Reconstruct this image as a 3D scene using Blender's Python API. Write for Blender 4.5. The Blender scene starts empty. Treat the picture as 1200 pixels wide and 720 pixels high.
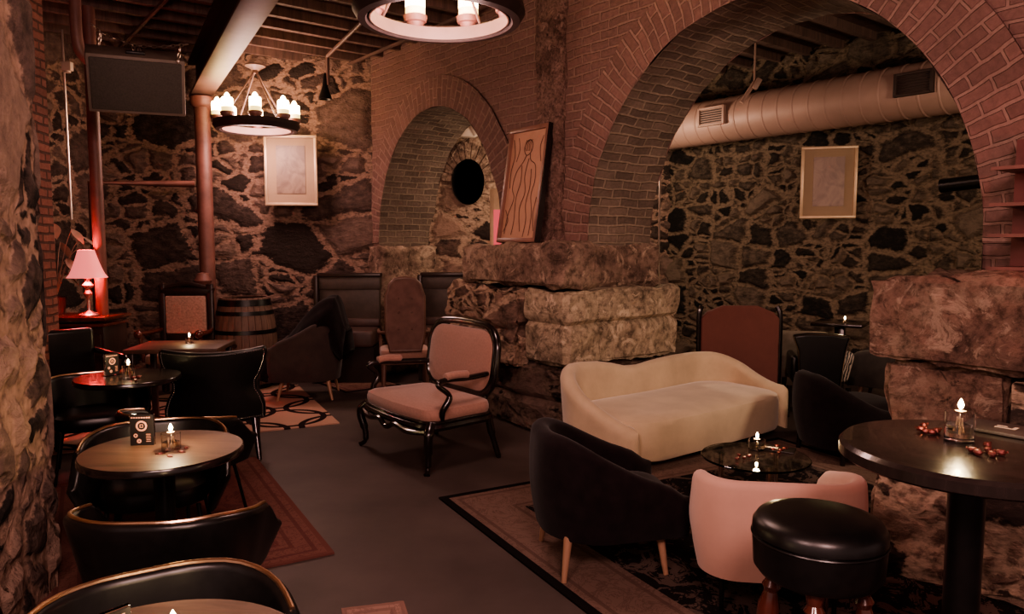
import bpy, bmesh, math, random
from mathutils import Vector, Matrix, noise
random.seed(7)
PI = math.pi
C = bpy.context.scene.collection
SC = bpy.context.scene
# ------------------------------------------------------------------ view geometry
CAMZ = 1.65; FOC = 867.0; PITCH = math.atan(75/867.0)
def F(px, py, z=0.0):
    """point of the plane at height z seen at this place of the photograph (used to survey positions)"""
    a = (px-600)/FOC; b = (360-py)/FOC
    d = Vector((a, math.cos(PITCH)+b*math.sin(PITCH), -math.sin(PITCH)+b*math.cos(PITCH)))
    k = (z-CAMZ)/d.z
    return (d.x*k, d.y*k)
def G(px, py, y):
    a = (px-600)/FOC; b = (360-py)/FOC
    d = Vector((a, math.cos(PITCH)+b*math.sin(PITCH), -math.sin(PITCH)+b*math.cos(PITCH)))
    k = y/d.y
    return (d.x*k, y, CAMZ+d.z*k)
# arcade wall frame: local x = along the wall towards the viewer, y = through the wall
P0 = Vector((.654, 6.3, 0)); WA = math.atan2(-.788, .615)
SD = Vector((.615, -.788, 0)); TD = Vector((.788, .615, 0))
def L(s, t, z=0): return P0 + SD*s + TD*t + Vector((0, 0, z))
ZC = 3.84
# ------------------------------------------------------------------ materials
def newmat(name):
    m = bpy.data.materials.new(name); m.use_nodes = True
    nt = m.node_tree; nt.nodes.clear()
    out = nt.nodes.new('ShaderNodeOutputMaterial'); b = nt.nodes.new('ShaderNodeBsdfPrincipled')
    nt.links.new(b.outputs[0], out.inputs[0])
    return m, nt, b, out
def N(nt, t, **kw):
    n = nt.nodes.new('ShaderNode'+t)
    for k, v in kw.items():
        if k.startswith('i_'): n.inputs[k[2:].replace('_', ' ')].default_value = v
        else: setattr(n, k, v)
    return n
def ramp(nt, fac, stops, interp='LINEAR'):
    r = nt.nodes.new('ShaderNodeValToRGB'); r.color_ramp.interpolation = interp
    e = r.color_ramp.elements
    while len(e) > 1: e.remove(e[-1])
    e[0].position = stops[0][0]; e[0].color = (*stops[0][1], 1)
    for p, c in stops[1:]:
        q = e.new(p); q.color = (*c, 1)
    nt.links.new(fac, r.inputs[0]); return r.outputs[0]
def mix(nt, f, a, b, mode='MIX'):
    n = nt.nodes.new('ShaderNodeMix'); n.data_type = 'RGBA'; n.blend_type = mode
    for s, v in ((n.inputs[0], f), (n.inputs[6], a), (n.inputs[7], b)):
        if isinstance(v, (int, float)): s.default_value = v
        elif isinstance(v, tuple): s.default_value = (*v, 1)
        else: nt.links.new(v, s)
    return n.outputs[2]
def mth(nt, op, a, b=None, c=None):
    n = nt.nodes.new('ShaderNodeMath'); n.operation = op
    for i, v in enumerate((a, b, c)):
        if v is None: continue
        if isinstance(v, (int, float)): n.inputs[i].default_value = v
        else: nt.links.new(v, n.inputs[i])
    return n.outputs[0]
def M(name, col, rough=.6, metal=0, var=.25, scale=8, bump=.15, coat=0, sheen=0, dist=.01, stretch=(1, 1, 1), spec=.5):
    m, nt, b, out = newmat(name)
    tc = N(nt, 'TexCoord'); mp = N(nt, 'Mapping'); mp.inputs['Scale'].default_value = stretch
    nt.links.new(tc.outputs['Object'], mp.inputs[0])
    n = N(nt, 'TexNoise', i_Scale=scale, i_Detail=6.0, i_Roughness=.6); nt.links.new(mp.outputs[0], n.inputs['Vector'])
    d = tuple(max(0, c*(1-var)) for c in col); l = tuple(min(1, c*(1+var)) for c in col)
    nt.links.new(ramp(nt, n.outputs[0], [(.3, d), (.7, l)]), b.inputs['Base Color'])
    b.inputs['Roughness'].default_value = rough; b.inputs['Metallic'].default_value = metal
    b.inputs['Coat Weight'].default_value = coat; b.inputs['Sheen Weight'].default_value = sheen
    b.inputs['Coat Roughness'].default_value = .15; b.inputs['Specular IOR Level'].default_value = spec
    if bump:
        bp = N(nt, 'Bump', i_Strength=bump, i_Distance=dist); nt.links.new(n.outputs[0], bp.inputs['Height'])
        nt.links.new(bp.outputs[0], b.inputs['Normal'])
    return m
def wood(name, a, b_, rough=.45, scale=3, stretch=(1, 10, 1), coat=0, spec=.5):
    m, nt, b, out = newmat(name)
    tc = N(nt, 'TexCoord'); mp = N(nt, 'Mapping'); mp.inputs['Scale'].default_value = stretch
    nt.links.new(tc.outputs['Object'], mp.inputs[0])
    n = N(nt, 'TexNoise', i_Scale=scale, i_Detail=8.0, i_Roughness=.65, i_Distortion=.6); nt.links.new(mp.outputs[0], n.inputs['Vector'])
    nt.links.new(ramp(nt, n.outputs[0], [(.3, a), (.7, b_)]), b.inputs['Base Color'])
    b.inputs['Roughness'].default_value = rough; b.inputs['Coat Weight'].default_value = coat; b.inputs['Specular IOR Level'].default_value = spec
    bp = N(nt, 'Bump', i_Strength=.15, i_Distance=.005); nt.links.new(n.outputs[0], bp.inputs['Height']); nt.links.new(bp.outputs[0], b.inputs['Normal'])
    return m
def emis(name, col, strength, base=(1, .9, .7)):
    m, nt, b, out = newmat(name)
    b.inputs['Base Color'].default_value = (*base, 1)
    b.inputs['Emission Color'].default_value = (*col, 1); b.inputs['Emission Strength'].default_value = strength
    return m
def glass(name, col=(1, 1, 1), rough=.02, ior=1.45):
    m, nt, b, out = newmat(name)
    b.inputs['Base Color'].default_value = (*col, 1); b.inputs['Transmission Weight'].default_value = 1
    b.inputs['Roughness'].default_value = rough; b.inputs['IOR'].default_value = ior
    return m
def rubble(name, big=1.7, small=4.2, split=.5, dark=(.018, .014, .013), mid=(.10, .075, .062), light=(.2, .15, .12),
           mortar=(.36, .25, .19), amp=.06, squash=1.5, seed=0.0, edge=.07, obj3=False, warp=.28):
    """random rubble masonry: big and small stones bedded in pale mortar"""
    m, nt, b, out = newmat(name)
    m.displacement_method = 'BUMP' if obj3 else 'BOTH'
    mp = N(nt, 'Mapping'); mp.inputs['Location'].default_value = (seed, seed*.7, 0)
    if obj3: mp.inputs['Scale'].default_value = (1, 1, squash); nt.links.new(N(nt, 'TexCoord').outputs['Object'], mp.inputs[0])
    else: mp.inputs['Scale'].default_value = (1, squash, 1); nt.links.new(N(nt, 'UVMap').outputs[0], mp.inputs[0])
    w = N(nt, 'TexNoise', i_Scale=2.3, i_Detail=4.0); nt.links.new(mp.outputs[0], w.inputs['Vector'])
    vm = N(nt, 'VectorMath', operation='SUBTRACT'); nt.links.new(w.outputs['Color'], vm.inputs[0]); vm.inputs[1].default_value = (.5, .5, .5)
    vs = N(nt, 'VectorMath', operation='SCALE'); nt.links.new(vm.outputs[0], vs.inputs[0]); vs.inputs['Scale'].default_value = warp
    va = N(nt, 'VectorMath', operation='ADD'); nt.links.new(mp.outputs[0], va.inputs[0]); nt.links.new(vs.outputs[0], va.inputs[1])
    def vor(sc, feat):
        v = N(nt, 'TexVoronoi', voronoi_dimensions='3D' if obj3 else '2D', feature=feat, i_Scale=sc, i_Randomness=.9); nt.links.new(va.outputs[0], v.inputs['Vector']); return v
    c1, e1, c2, e2 = vor(big, 'F1'), vor(big, 'DISTANCE_TO_EDGE'), vor(small, 'F1'), vor(small, 'DISTANCE_TO_EDGE')
    s1 = N(nt, 'SeparateColor'); nt.links.new(c1.outputs['Color'], s1.inputs[0])
    s2 = N(nt, 'SeparateColor'); nt.links.new(c2.outputs['Color'], s2.inputs[0])
    isbig = mth(nt, 'GREATER_THAN', s1.outputs[0], split)
    db = e1.outputs['Distance']; ds = mth(nt, 'MULTIPLY', e2.outputs['Distance'], big/small*1.5)
    dmin = mth(nt, 'MINIMUM', db, ds)
    d = mth(nt, 'ADD', mth(nt, 'MULTIPLY', isbig, db), mth(nt, 'MULTIPLY', mth(nt, 'SUBTRACT', 1.0, isbig), dmin))
    # ragged joint widths
    fn = N(nt, 'TexNoise', i_Scale=9.0, i_Detail=6.0, i_Roughness=.7); nt.links.new(mp.outputs[0], fn.inputs['Vector'])
    dn = mth(nt, 'SUBTRACT', d, mth(nt, 'MULTIPLY', mth(nt, 'SUBTRACT', fn.outputs[0], .45), .34))
    mr = N(nt, 'MapRange', interpolation_type='SMOOTHSTEP'); nt.links.new(dn, mr.inputs[0]); mr.inputs[1].default_value = edge*.35; mr.inputs[2].default_value = edge
    mask = mr.outputs[0]
    rnd = mth(nt, 'ADD', mth(nt, 'MULTIPLY', isbig, s1.outputs[1]), mth(nt, 'MULTIPLY', mth(nt, 'SUBTRACT', 1.0, isbig), s2.outputs[1]))
    rn = mth(nt, 'ADD', rnd, mth(nt, 'MULTIPLY', mth(nt, 'SUBTRACT', fn.outputs[0], .5), 1.5))
    stone = ramp(nt, rn, [(.1, dark), (.45, mid), (.95, light)])
    n3 = N(nt, 'TexNoise', i_Scale=26.0, i_Detail=5.0); nt.links.new(mp.outputs[0], n3.inputs['Vector'])
    mort = ramp(nt, mth(nt, 'ADD', mth(nt, 'MULTIPLY', n3.outputs[0], .5), mth(nt, 'MULTIPLY', fn.outputs[0], .5)), [(.36, tuple(c*.25 for c in mortar)), (.5, tuple(c*.75 for c in mortar)), (.62, mortar)])
    nt.links.new(mix(nt, mask, mort, stone), b.inputs['Base Color'])
    b.inputs['Roughness'].default_value = .85; b.inputs['Specular IOR Level'].default_value = .25
    mr2 = N(nt, 'MapRange', interpolation_type='SMOOTHSTEP'); nt.links.new(dn, mr2.inputs[0]); mr2.inputs[1].default_value = 0.0; mr2.inputs[2].default_value = .2
    h = mth(nt, 'ADD', mth(nt, 'MULTIPLY', mr2.outputs[0], mth(nt, 'ADD', .5, rnd)), mth(nt, 'ADD', mth(nt, 'MULTIPLY', fn.outputs[0], .7), mth(nt, 'MULTIPLY', n3.outputs[0], .22)))
    dp = N(nt, 'Displacement', i_Scale=amp, i_Midlevel=.9); nt.links.new(h, dp.inputs['Height']); nt.links.new(dp.outputs[0], out.inputs['Displacement'])
    return m
def brickmat(name, c1, c2, mortar, bw=.21, rh=.075, ms=.012, rough_amp=.5, grime=(.03, .02, .018), gw=.5, off=.5):
    m, nt, b, out = newmat(name)
    uv = N(nt, 'UVMap'); w = N(nt, 'TexNoise', i_Scale=3.5, i_Detail=3.0); nt.links.new(uv.outputs[0], w.inputs['Vector'])
    vm = N(nt, 'VectorMath', operation='SUBTRACT'); nt.links.new(w.outputs['Color'], vm.inputs[0]); vm.inputs[1].default_value = (.5, .5, .5)
    vs = N(nt, 'VectorMath', operation='SCALE'); nt.links.new(vm.outputs[0], vs.inputs[0]); vs.inputs['Scale'].default_value = .05
    va = N(nt, 'VectorMath', operation='ADD'); nt.links.new(uv.outputs[0], va.inputs[0]); nt.links.new(vs.outputs[0], va.inputs[1])
    br = N(nt, 'TexBrick', offset=off, i_Scale=1.0); nt.links.new(va.outputs[0], br.inputs['Vector'])
    br.inputs['Brick Width'].default_value = bw; br.inputs['Row Height'].default_value = rh; br.inputs['Mortar Size'].default_value = ms; br.inputs['Mortar Smooth'].default_value = .4
    br.inputs['Color1'].default_value = (*c1, 1); br.inputs['Color2'].default_value = (*c2, 1); br.inputs['Mortar'].default_value = (*mortar, 1)
    g = N(nt, 'TexNoise', i_Scale=2.0, i_Detail=8.0, i_Roughness=.65); nt.links.new(uv.outputs[0], g.inputs['Vector'])
    gf = N(nt, 'MapRange'); nt.links.new(g.outputs[0], gf.inputs[0]); gf.inputs[1].default_value = .35; gf.inputs[2].default_value = .7; gf.inputs[4].default_value = gw
    f = N(nt, 'TexNoise', i_Scale=30.0, i_Detail=6.0); nt.links.new(uv.outputs[0], f.inputs['Vector'])
    col = mix(nt, gf.outputs[0], br.outputs['Color'], grime)
    col = mix(nt, .35, col, ramp(nt, f.outputs[0], [(.3, (.3, .3, .3)), (.7, (1, 1, 1))]), 'MULTIPLY')
    nt.links.new(col, b.inputs['Base Color']); b.inputs['Roughness'].default_value = .85; b.inputs['Specular IOR Level'].default_value = .25
    h = mth(nt, 'ADD', mth(nt, 'MULTIPLY', mth(nt, 'SUBTRACT', 1.0, br.outputs['Fac']), .8), mth(nt, 'MULTIPLY', f.outputs[0], rough_amp))
    bp = N(nt, 'Bump', i_Strength=.9, i_Distance=.02); nt.links.new(h, bp.inputs['Height']); nt.links.new(bp.outputs[0], b.inputs['Normal'])
    return m
def blockstone(name, cols, scale=2.2, bump=1.0, dist=.04):
    m, nt, b, out = newmat(name)
    tc = N(nt, 'TexCoord')
    n1 = N(nt, 'TexNoise', i_Scale=scale, i_Detail=10.0, i_Roughness=.68, i_Distortion=.4); nt.links.new(tc.outputs['Object'], n1.inputs['Vector'])
    n2 = N(nt, 'TexNoise', i_Scale=scale*9, i_Detail=6.0, i_Roughness=.7); nt.links.new(tc.outputs['Object'], n2.inputs['Vector'])
    c = ramp(nt, n1.outputs[0], [(.3+.4*i/(len(cols)-1), q) for i, q in enumerate(cols)])
    c = mix(nt, .8, c, ramp(nt, n2.outputs[0], [(.35, (.22, .2, .2)), (.55, (1, 1, 1))]), 'MULTIPLY')
    n4 = N(nt, 'TexNoise', i_Scale=scale*2.6, i_Detail=12.0, i_Roughness=.75, i_Distortion=.8); nt.links.new(tc.outputs['Object'], n4.inputs['Vector'])
    c = mix(nt, ramp(nt, n4.outputs[0], [(.54, (0, 0, 0)), (.60, (.8, .8, .8))]), c, tuple(min(1, q*1.25+.03) for q in cols[-2]))
    c = mix(nt, ramp(nt, n4.outputs[0], [(.33, (.9, .9, .9)), (.40, (0, 0, 0))]), c, tuple(q*.2 for q in cols[0]))
    nt.links.new(c, b.inputs['Base Color']); b.inputs['Roughness'].default_value = .9; b.inputs['Specular IOR Level'].default_value = .2
    h = mth(nt, 'ADD', mth(nt, 'ADD', n1.outputs[0], mth(nt, 'MULTIPLY', n4.outputs[0], 1.2)), mth(nt, 'MULTIPLY', n2.outputs[0], .4))
    bp = N(nt, 'Bump', i_Strength=bump, i_Distance=dist); nt.links.new(h, bp.inputs['Height']); nt.links.new(bp.outputs[0], b.inputs['Normal'])
    return m

m_far = rubble('rubble_far', 1.35, 3.4, .6, dark=(.03, .021, .018), mid=(.085, .057, .049), light=(.2, .135, .11), mortar=(.33, .215, .165), amp=.05, edge=.06)
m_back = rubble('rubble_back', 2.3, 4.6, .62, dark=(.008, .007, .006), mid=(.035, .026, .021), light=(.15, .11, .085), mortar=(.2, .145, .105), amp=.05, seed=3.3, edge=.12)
m_left = rubble('rubble_left', 2.6, 6.0, .5, dark=(.012, .009, .008), mid=(.09, .06, .05), light=(.24, .165, .125), mortar=(.3, .2, .15), amp=.035, seed=8.1, squash=.7, warp=.5)
m_rub3 = rubble('rubble_block', 2.4, 5.5, .5, dark=(.03, .02, .017), mid=(.14, .09, .07), light=(.3, .2, .15), mortar=(.42, .3, .22), amp=.03, seed=2.1, obj3=True)
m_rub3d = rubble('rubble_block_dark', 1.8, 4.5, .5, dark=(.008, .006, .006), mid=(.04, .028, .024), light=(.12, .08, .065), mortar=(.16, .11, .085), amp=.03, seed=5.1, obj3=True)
m_brick = brickmat('brick_face', (.225, .128, .11), (.16, .095, .082), (.28, .18, .15), gw=.75, grime=(.19, .112, .095))
m_ring = brickmat('brick_ring', (.235, .132, .112), (.16, .092, .078), (.31, .2, .165), bw=.22, rh=.078, gw=.6, grime=(.15, .09, .076))
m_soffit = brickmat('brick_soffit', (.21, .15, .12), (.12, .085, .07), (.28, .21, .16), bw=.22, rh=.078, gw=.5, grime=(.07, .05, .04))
m_plaster = blockstone('crumbled_plaster', [(.10, .06, .05), (.2, .12, .1), (.32, .2, .165), (.19, .115, .095)], 4, 1.0, .06)
m_plinthA = blockstone('block_stone_warm', [(.045, .032, .026), (.17, .11, .088), (.3, .2, .155), (.44, .32, .24), (.26, .17, .135)], 1.7, 1.0, .06)
m_plinthB = blockstone('block_stone_pale', [(.06, .048, .036), (.26, .2, .145), (.44, .35, .25), (.5, .4, .29), (.28, .215, .155)], 1.9, .9, .04)
m_plinthC = blockstone('block_stone_red', [(.05, .032, .026), (.2, .12, .095), (.3, .185, .14), (.38, .27, .2), (.2, .12, .095)], 2.2, 1.0, .05)
m_plinthD = blockstone('block_stone_black', [(.01, .008, .008), (.03, .022, .02), (.10, .07, .055), (.02, .016, .015)], 2.5, 1.0, .06)
m_floor = M('worn_concrete', (.075, .056, .05), .55, var=.25, scale=1.6, bump=.2, spec=.35)
m_black = M('black_leather', (.006, .0055, .0055), .34, var=.3, scale=30, bump=.15, dist=.002, spec=.5)
m_blackmetal = M('black_metal', (.01, .009, .009), .35, .4, scale=20, bump=.05)
m_brass = M('brass_trim', (.75, .5, .33), .28, 1, var=.1)
m_lacquer = M('black_lacquer', (.009, .006, .006), .22, var=.2, coat=.5)
m_darkwood = wood('dark_wood', (.012, .007, .006), (.035, .02, .016), .35)
m_cloth_pink = M('dusty_pink_cloth', (.33, .18, .14), .85, var=.12, scale=60, bump=.1, sheen=.3)
m_blackcloth = M('black_velvet', (.011, .007, .008), .95, var=.3, scale=14, bump=.1, sheen=.08, spec=.1)
m_cream = M('cream_velvet', (.52, .40, .27), .75, var=.14, scale=3.5, bump=.12, sheen=.35, dist=.02)
m_pinkvel = M('pale_pink_velvet', (.55, .33, .26), .8, var=.06, scale=5, bump=.08, sheen=.3)
m_legwood = wood('beech_leg', (.28, .16, .1), (.4, .24, .16), .4, stretch=(6, 6, 1))
m_redwood = wood('mahogany', (.05, .014, .01), (.11, .03, .02), .22, stretch=(4, 4, 1), coat=.6)
m_top = wood('brown_table_top', (.05, .028, .02), (.13, .07, .05), .5, 2.5, (1.2, 9, 1), coat=0, spec=.3)
m_topdark = wood('black_table_top', (.012, .009, .008), (.028, .02, .018), .24, 3, (1.5, 12, 1), coat=.3)
m_beamlight = M('beam_lit_tone', (.12, .068, .055), .5, var=.2, scale=4, bump=.2)  # lightened as if lit: beam underside, chandelier ring inside; also other pale fittings
m_beamdark = M('beam_shade_tone', (.035, .018, .015), .6, var=.4, scale=5)  # darkened as if shaded: beam web and top flange; also the duct vents
m_post = M('rusty_post', (.15, .065, .052), .5, var=.3, scale=6)
m_pipe = M('painted_pipe', (.2, .1, .085), .45, var=.2, scale=5)
m_ceil = wood('ceiling_boards', (.06, .036, .03), (.17, .10, .08), .8, 2, (1, 8, 1))
m_speaker = M('speaker_cloth', (.06, .05, .043), .8, var=.2, scale=90, bump=.3)
m_speakerbox = M('speaker_box', (.16, .12, .10), .6, var=.15)
m_chain = M('steel_chain', (.55, .45, .4), .35, 1)
m_duct = M('duct_metal', (.36, .235, .195), .55, .15, var=.08, scale=3, bump=.05)
m_frame = M('pale_gold_frame', (.5, .36, .24), .4, .3, var=.1)
m_mat = M('cream_mount', (.30, .21, .14), .9, var=.04, bump=0)
m_candle = emis('glowing_candle', (1, .66, .28), 9)
m_candlebase = emis('candle_lower', (.95, .72, .2), .7)
m_flame = emis('flame', (1, .72, .36), 25)
m_glass = glass('clear_glass'); m_liquid = glass('lamp_oil', (1, .95, .8), 0, 1.33)
m_white = M('white_paint', (.6, .5, .42), .6, var=.08)
m_paper = M('paper', (.55, .45, .38), .8, var=.05)
m_menu = M('black_card', (.012, .01, .011), .35)
m_foil = M('red_foil', (.16, .045, .04), .3, .6, var=.5, scale=60, bump=.5)
m_foildark = M('dark_foil', (.16, .06, .05), .22, .8, var=.6, scale=60, bump=.5)
m_chrome = M('chrome', (.6, .55, .5), .15, 1, var=.05, bump=0)

# ------------------------------------------------------------------ mesh helpers
def BM(): return bmesh.new()
def box(bm, c, s, rot=None, bev=0, seg=2):
    r = bmesh.ops.create_cube(bm, size=1)
    vs = r['verts']
    bmesh.ops.scale(bm, vec=s, verts=vs)
    if bev:
        es = list({e for v in vs for e in v.link_edges})
        g = bmesh.ops.bevel(bm, geom=es, offset=bev, segments=seg, affect='EDGES', profile=.5)
        vs = list({v for f in g['faces'] for v in f.verts} | {v for v in vs if v.is_valid})
    if rot is not None: bmesh.ops.rotate(bm, cent=(0, 0, 0), matrix=Matrix.Rotation(rot[0], 3, rot[1]) if isinstance(rot, tuple) else rot, verts=vs)
    bmesh.ops.translate(bm, vec=c, verts=vs)
    return vs
def ring(bm, c, ax1, ax2, r, n, r2=None):
    r2 = r if r2 is None else r2
    return [bm.verts.new(c + ax1*(math.cos(2*PI*i/n)*r) + ax2*(math.sin(2*PI*i/n)*r2)) for i in range(n)]
def bridge(bm, a, b):
    n = len(a)
    for i in range(n): bm.faces.new((a[i], a[(i+1) % n], b[(i+1) % n], b[i]))
def tube(bm, pts, rad, n=10, closed=False, cap=True):
    pts = [Vector(p) for p in pts]
    if not isinstance(rad, (list, tuple)): rad = [rad]*len(pts)
    prev = None; rings = []
    up = None
    for i, p in enumerate(pts):
        if closed: t = (pts[(i+1) % len(pts)]-pts[i-1])
        else: t = pts[min(i+1, len(pts)-1)]-pts[max(i-1, 0)]
        t.normalize()
        if up is None:
            up = Vector((0, 0, 1)) if abs(t.z) < .9 else Vector((1, 0, 0))
        a = t.cross(up)
        if a.length < 1e-4: a = t.cross(Vector((0, 1, 0)))
        a.normalize(); b = a.cross(t).normalized(); up = b
        rings.append(ring(bm, p, a, b, rad[i], n))
    for i in range(len(rings)-1): bridge(bm, rings[i], rings[i+1])
    if closed: bridge(bm, rings[-1], rings[0])
    elif cap:
        bm.faces.new(rings[0][::-1]); bm.faces.new(rings[-1])
def cyl(bm, p0, p1, r0, r1=None, n=16): tube(bm, [p0, p1], [r0, r0 if r1 is None else r1], n)
def lathe(bm, prof, n=24, c=(0, 0, 0), sx=1, sy=1):
    c = Vector(c); rs = []
    for r, z in prof: rs.append(ring(bm, c+Vector((0, 0, z)), Vector((sx, 0, 0)), Vector((0, sy, 0)), max(r, 1e-4), n))
    for i in range(len(rs)-1): bridge(bm, rs[i], rs[i+1])
    bm.faces.new(rs[0][::-1]); bm.faces.new(rs[-1])
def spline(pts, n=8):
    """Catmull-Rom through the points"""
    P = [Vector(p) for p in pts]; out = []
    for i in range(len(P)-1):
        p0, p1, p2, p3 = P[max(i-1, 0)], P[i], P[i+1], P[min(i+2, len(P)-1)]
        for k in range(n):
            t = k/n
            out.append(.5*((2*p1)+(-p0+p2)*t+(2*p0-5*p1+4*p2-p3)*t*t+(-p0+3*p1-3*p2+p3)*t**3))
    out.append(P[-1]); return out
def shell(bm, path, zb, zt, th, flare=0, rows=6, bulge=0):
    """upholstered wall following a plan path; zb/zt/th may be functions of 0..1; flare leans the top outwards"""
    f = lambda v, u: v(u) if callable(v) else v
    P = [Vector((p[0], p[1], 0)) for p in path]; n = len(P)
    acc = [0]
    for i in range(1, n): acc.append(acc[-1]+(P[i]-P[i-1]).length)
    rings = []
    for i in range(n):
        u = acc[i]/acc[-1]
        t = (P[min(i+1, n-1)]-P[max(i-1, 0)]).normalized(); nr = Vector((-t.y, t.x, 0))   # outward for a clockwise path
        b, T, h = f(zb, u), f(zt, u), f(th, u); fl = f(flare, u); bu = f(bulge, u)
        prof = []
        r = h/2
        for k in range(rows+1):
            q = k/rows; z = b+(T-r-b)*q; prof.append((fl*q+bu*math.sin(q*PI), z))
        for k in range(1, 6):
            a = PI*k/6; prof.append((fl-r+r*math.cos(a), T-r+r*math.sin(a)))
        for k in range(rows+1):
            q = 1-k/rows; z = b+(T-r-b)*q; prof.append((fl*q-h-bu*.3*math.sin(q*PI), z))
        rings.append([P[i]+nr*o+Vector((0, 0, z)) for o, z in prof])
    def shrunk(R, k, adv):
        c = sum(R, Vector())/len(R); return [c+(v-c)*Vector((1, 1, 1)).x*k+adv for v in R]
    t0 = (P[0]-P[1]).normalized(); t1 = (P[-1]-P[-2]).normalized(); h0 = f(th, 0)/2; h1 = f(th, 1)/2
    def endrings(R, t, h):
        # pull each point towards the centre line of the section to round the end off
        out = []
        m = len(R)
        for k, a in ((.45, .75), (.15, 1.0)):
            o = []
            for j in range(m):
                opp = R[m-1-j]; mid = (R[j]+opp)/2
                o.append(mid+(R[j]-mid)*k+t*h*a-Vector((0, 0, (1-k)*h*.5)))
            out.append(o)
        return out
    e0 = endrings(rings[0], t0, h0); e1 = endrings(rings[-1], t1, h1)
    allr = e0[::-1]+rings+e1
    vr = [[bm.verts.new(v) for v in R] for R in allr]
    for i in range(len(vr)-1): bridge(bm, vr[i], vr[i+1])
    bm.faces.new(vr[0][::-1]); bm.faces.new(vr[-1])
    bmesh.ops.recalc_face_normals(bm, faces=bm.faces)
def upath(w, d, r, n=10, open_=0.0, front=None):
    """U-shaped plan (open towards -y): from the left arm front round the back to the right arm front; clockwise"""
    x = w/2; y0 = -d/2 if front is None else front; y1 = d/2
    pts = []
    m = 6
    for k in range(m): pts.append((-x+open_*(1-k/m), y0+(y1-r-y0)*k/m))
    for k in range(n+1):
        a = PI-PI/2*k/n; pts.append((-x+r+r*math.cos(a), y1-r+r*math.sin(a)))
    for k in range(1, 8):
        q = k/8; pts.append((-x+r+(2*x-2*r)*q, y1))
    for k in range(n+1):
        a = PI/2-PI/2*k/n; pts.append((x-r+r*math.cos(a), y1-r+r*math.sin(a)))
    for k in range(1, m+1): pts.append((x-open_*k/m, y1-r-(y1-r-y0)*k/m))
    out = [pts[0]]
    for p in pts[1:]:
        if (Vector(p)-Vector(out[-1])).length > 1e-3: out.append(p)
    return out
def pad(bm, outline, z0, z1, r=.03, crown=.02):
    """cushion: outline polygon, rounded edges, domed top"""
    c = Vector((sum(p[0] for p in outline)/len(outline), sum(p[1] for p in outline)/len(outline), 0))
    O = [Vector((p[0], p[1], 0)) for p in outline]
    def lay(ins, z): 
        res = []
        for p in O:
            d = (p-c); l = d.length; res.append(bm.verts.new(c+d*(max(l-ins, 0)/l)+Vector((0, 0, z))))
        return res
    ls = [lay(r, z0), lay(r*.3, z0+r*.3), lay(0, z0+r), lay(0, z1-r), lay(r*.3, z1-r*.3), lay(r, z1)]
    for q, cr in ((.75, .5), (.5, .8), (.25, .95)):
        ls.append([bm.verts.new(c+(p-c)*q+Vector((0, 0, z1+crown*cr))) for p in O])
    for i in range(len(ls)-1): bridge(bm, ls[i], ls[i+1])
    bm.faces.new(ls[0][::-1])
    cv = bm.verts.new(c+Vector((0, 0, z1+crown)))
    for i in range(len(O)): bm.faces.new((ls[-1][i], ls[-1][(i+1) % len(O)], cv))
    bmesh.ops.recalc_face_normals(bm, faces=bm.faces)
def rrect(w, d, r, n=5, c=(0, 0)):
    pts = []
    for sx, sy, a0 in ((1, 1, 0), (-1, 1, PI/2), (-1, -1, PI), (1, -1, 3*PI/2)):
        for k in range(n+1):
            a = a0+PI/2*k/n; pts.append((c[0]+sx*(w/2-r)+r*math.cos(a), c[1]+sy*(d/2-r)+r*math.sin(a)))
    # mid points for smoother domes
    out = []
    for i, p in enumerate(pts):
        q = pts[(i+1) % len(pts)]; out.append(p)
        l = math.dist(p, q)
        if l > .12:
            m = int(l/.08)
            for j in range(1, m): out.append((p[0]+(q[0]-p[0])*j/m, p[1]+(q[1]-p[1])*j/m))
    return out
def obj(name, bm, mat, parent=None, smooth=40, loc=None, rot=None):
    bmesh.ops.recalc_face_normals(bm, faces=bm.faces) if smooth is not None and smooth >= 0 else None
    me = bpy.data.meshes.new(name); bm.to_mesh(me); bm.free()
    me.materials.append(mat)
    for p in me.polygons: p.use_smooth = True
    me.set_sharp_from_angle(angle=math.radians(abs(smooth) if smooth else 40))
    o = bpy.data.objects.new(name, me); C.objects.link(o)
    if parent: o.parent = parent
    if loc is not None: o.location = loc
    if rot is not None: o.rotation_euler = rot
    return o
def tag(o, label, cat, group=None):
    o['label'] = label; o['category'] = cat
    if group: o['group'] = group
    return o
def thing(name, label, cat, loc=(0, 0, 0), rotz=0, group=None):
    o = bpy.data.objects.new(name, None); o.empty_display_size = .1; C.objects.link(o)
    o.location = (loc[0], loc[1], loc[2] if len(loc) > 2 else 0); o.rotation_euler = (0, 0, rotz)
    return tag(o, label, cat, group)
def struct(name, bm, mat, smooth=-40, loc=None, rot=None):
    o = obj(name, bm, mat, None, smooth, loc, rot); o['kind'] = 'structure'; return o
def dup(root, loc, rotz, label, group=None, rot=None):
    r = root.copy(); C.objects.link(r); r.location = (loc[0], loc[1], loc[2] if len(loc) > 2 else 0)
    r.rotation_euler = rot if rot else (0, 0, rotz); r['label'] = label
    if group: r['group'] = group
    for ch in list(root.children):
        c = ch.copy(); C.objects.link(c); c.parent = r
        for g in ch.children:
            d = g.copy(); C.objects.link(d); d.parent = c
    return r
def gridface(bm, fn, nu, nv, uvf):
    """fn(u,v)->point, uvf(u,v)->uv ; u,v in 0..1"""
    uvl = bm.loops.layers.uv.verify()
    V = [[bm.verts.new(fn(i/nu, j/nv)) for j in range(nv+1)] for i in range(nu+1)]
    for i in range(nu):
        for j in range(nv):
            f = bm.faces.new((V[i][j], V[i+1][j], V[i+1][j+1], V[i][j+1]))
            for l, (a, b) in zip(f.loops, ((i, j), (i+1, j), (i+1, j+1), (i, j+1))): l[uvl].uv = uvf(a/nu, b/nv)
    return V
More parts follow.
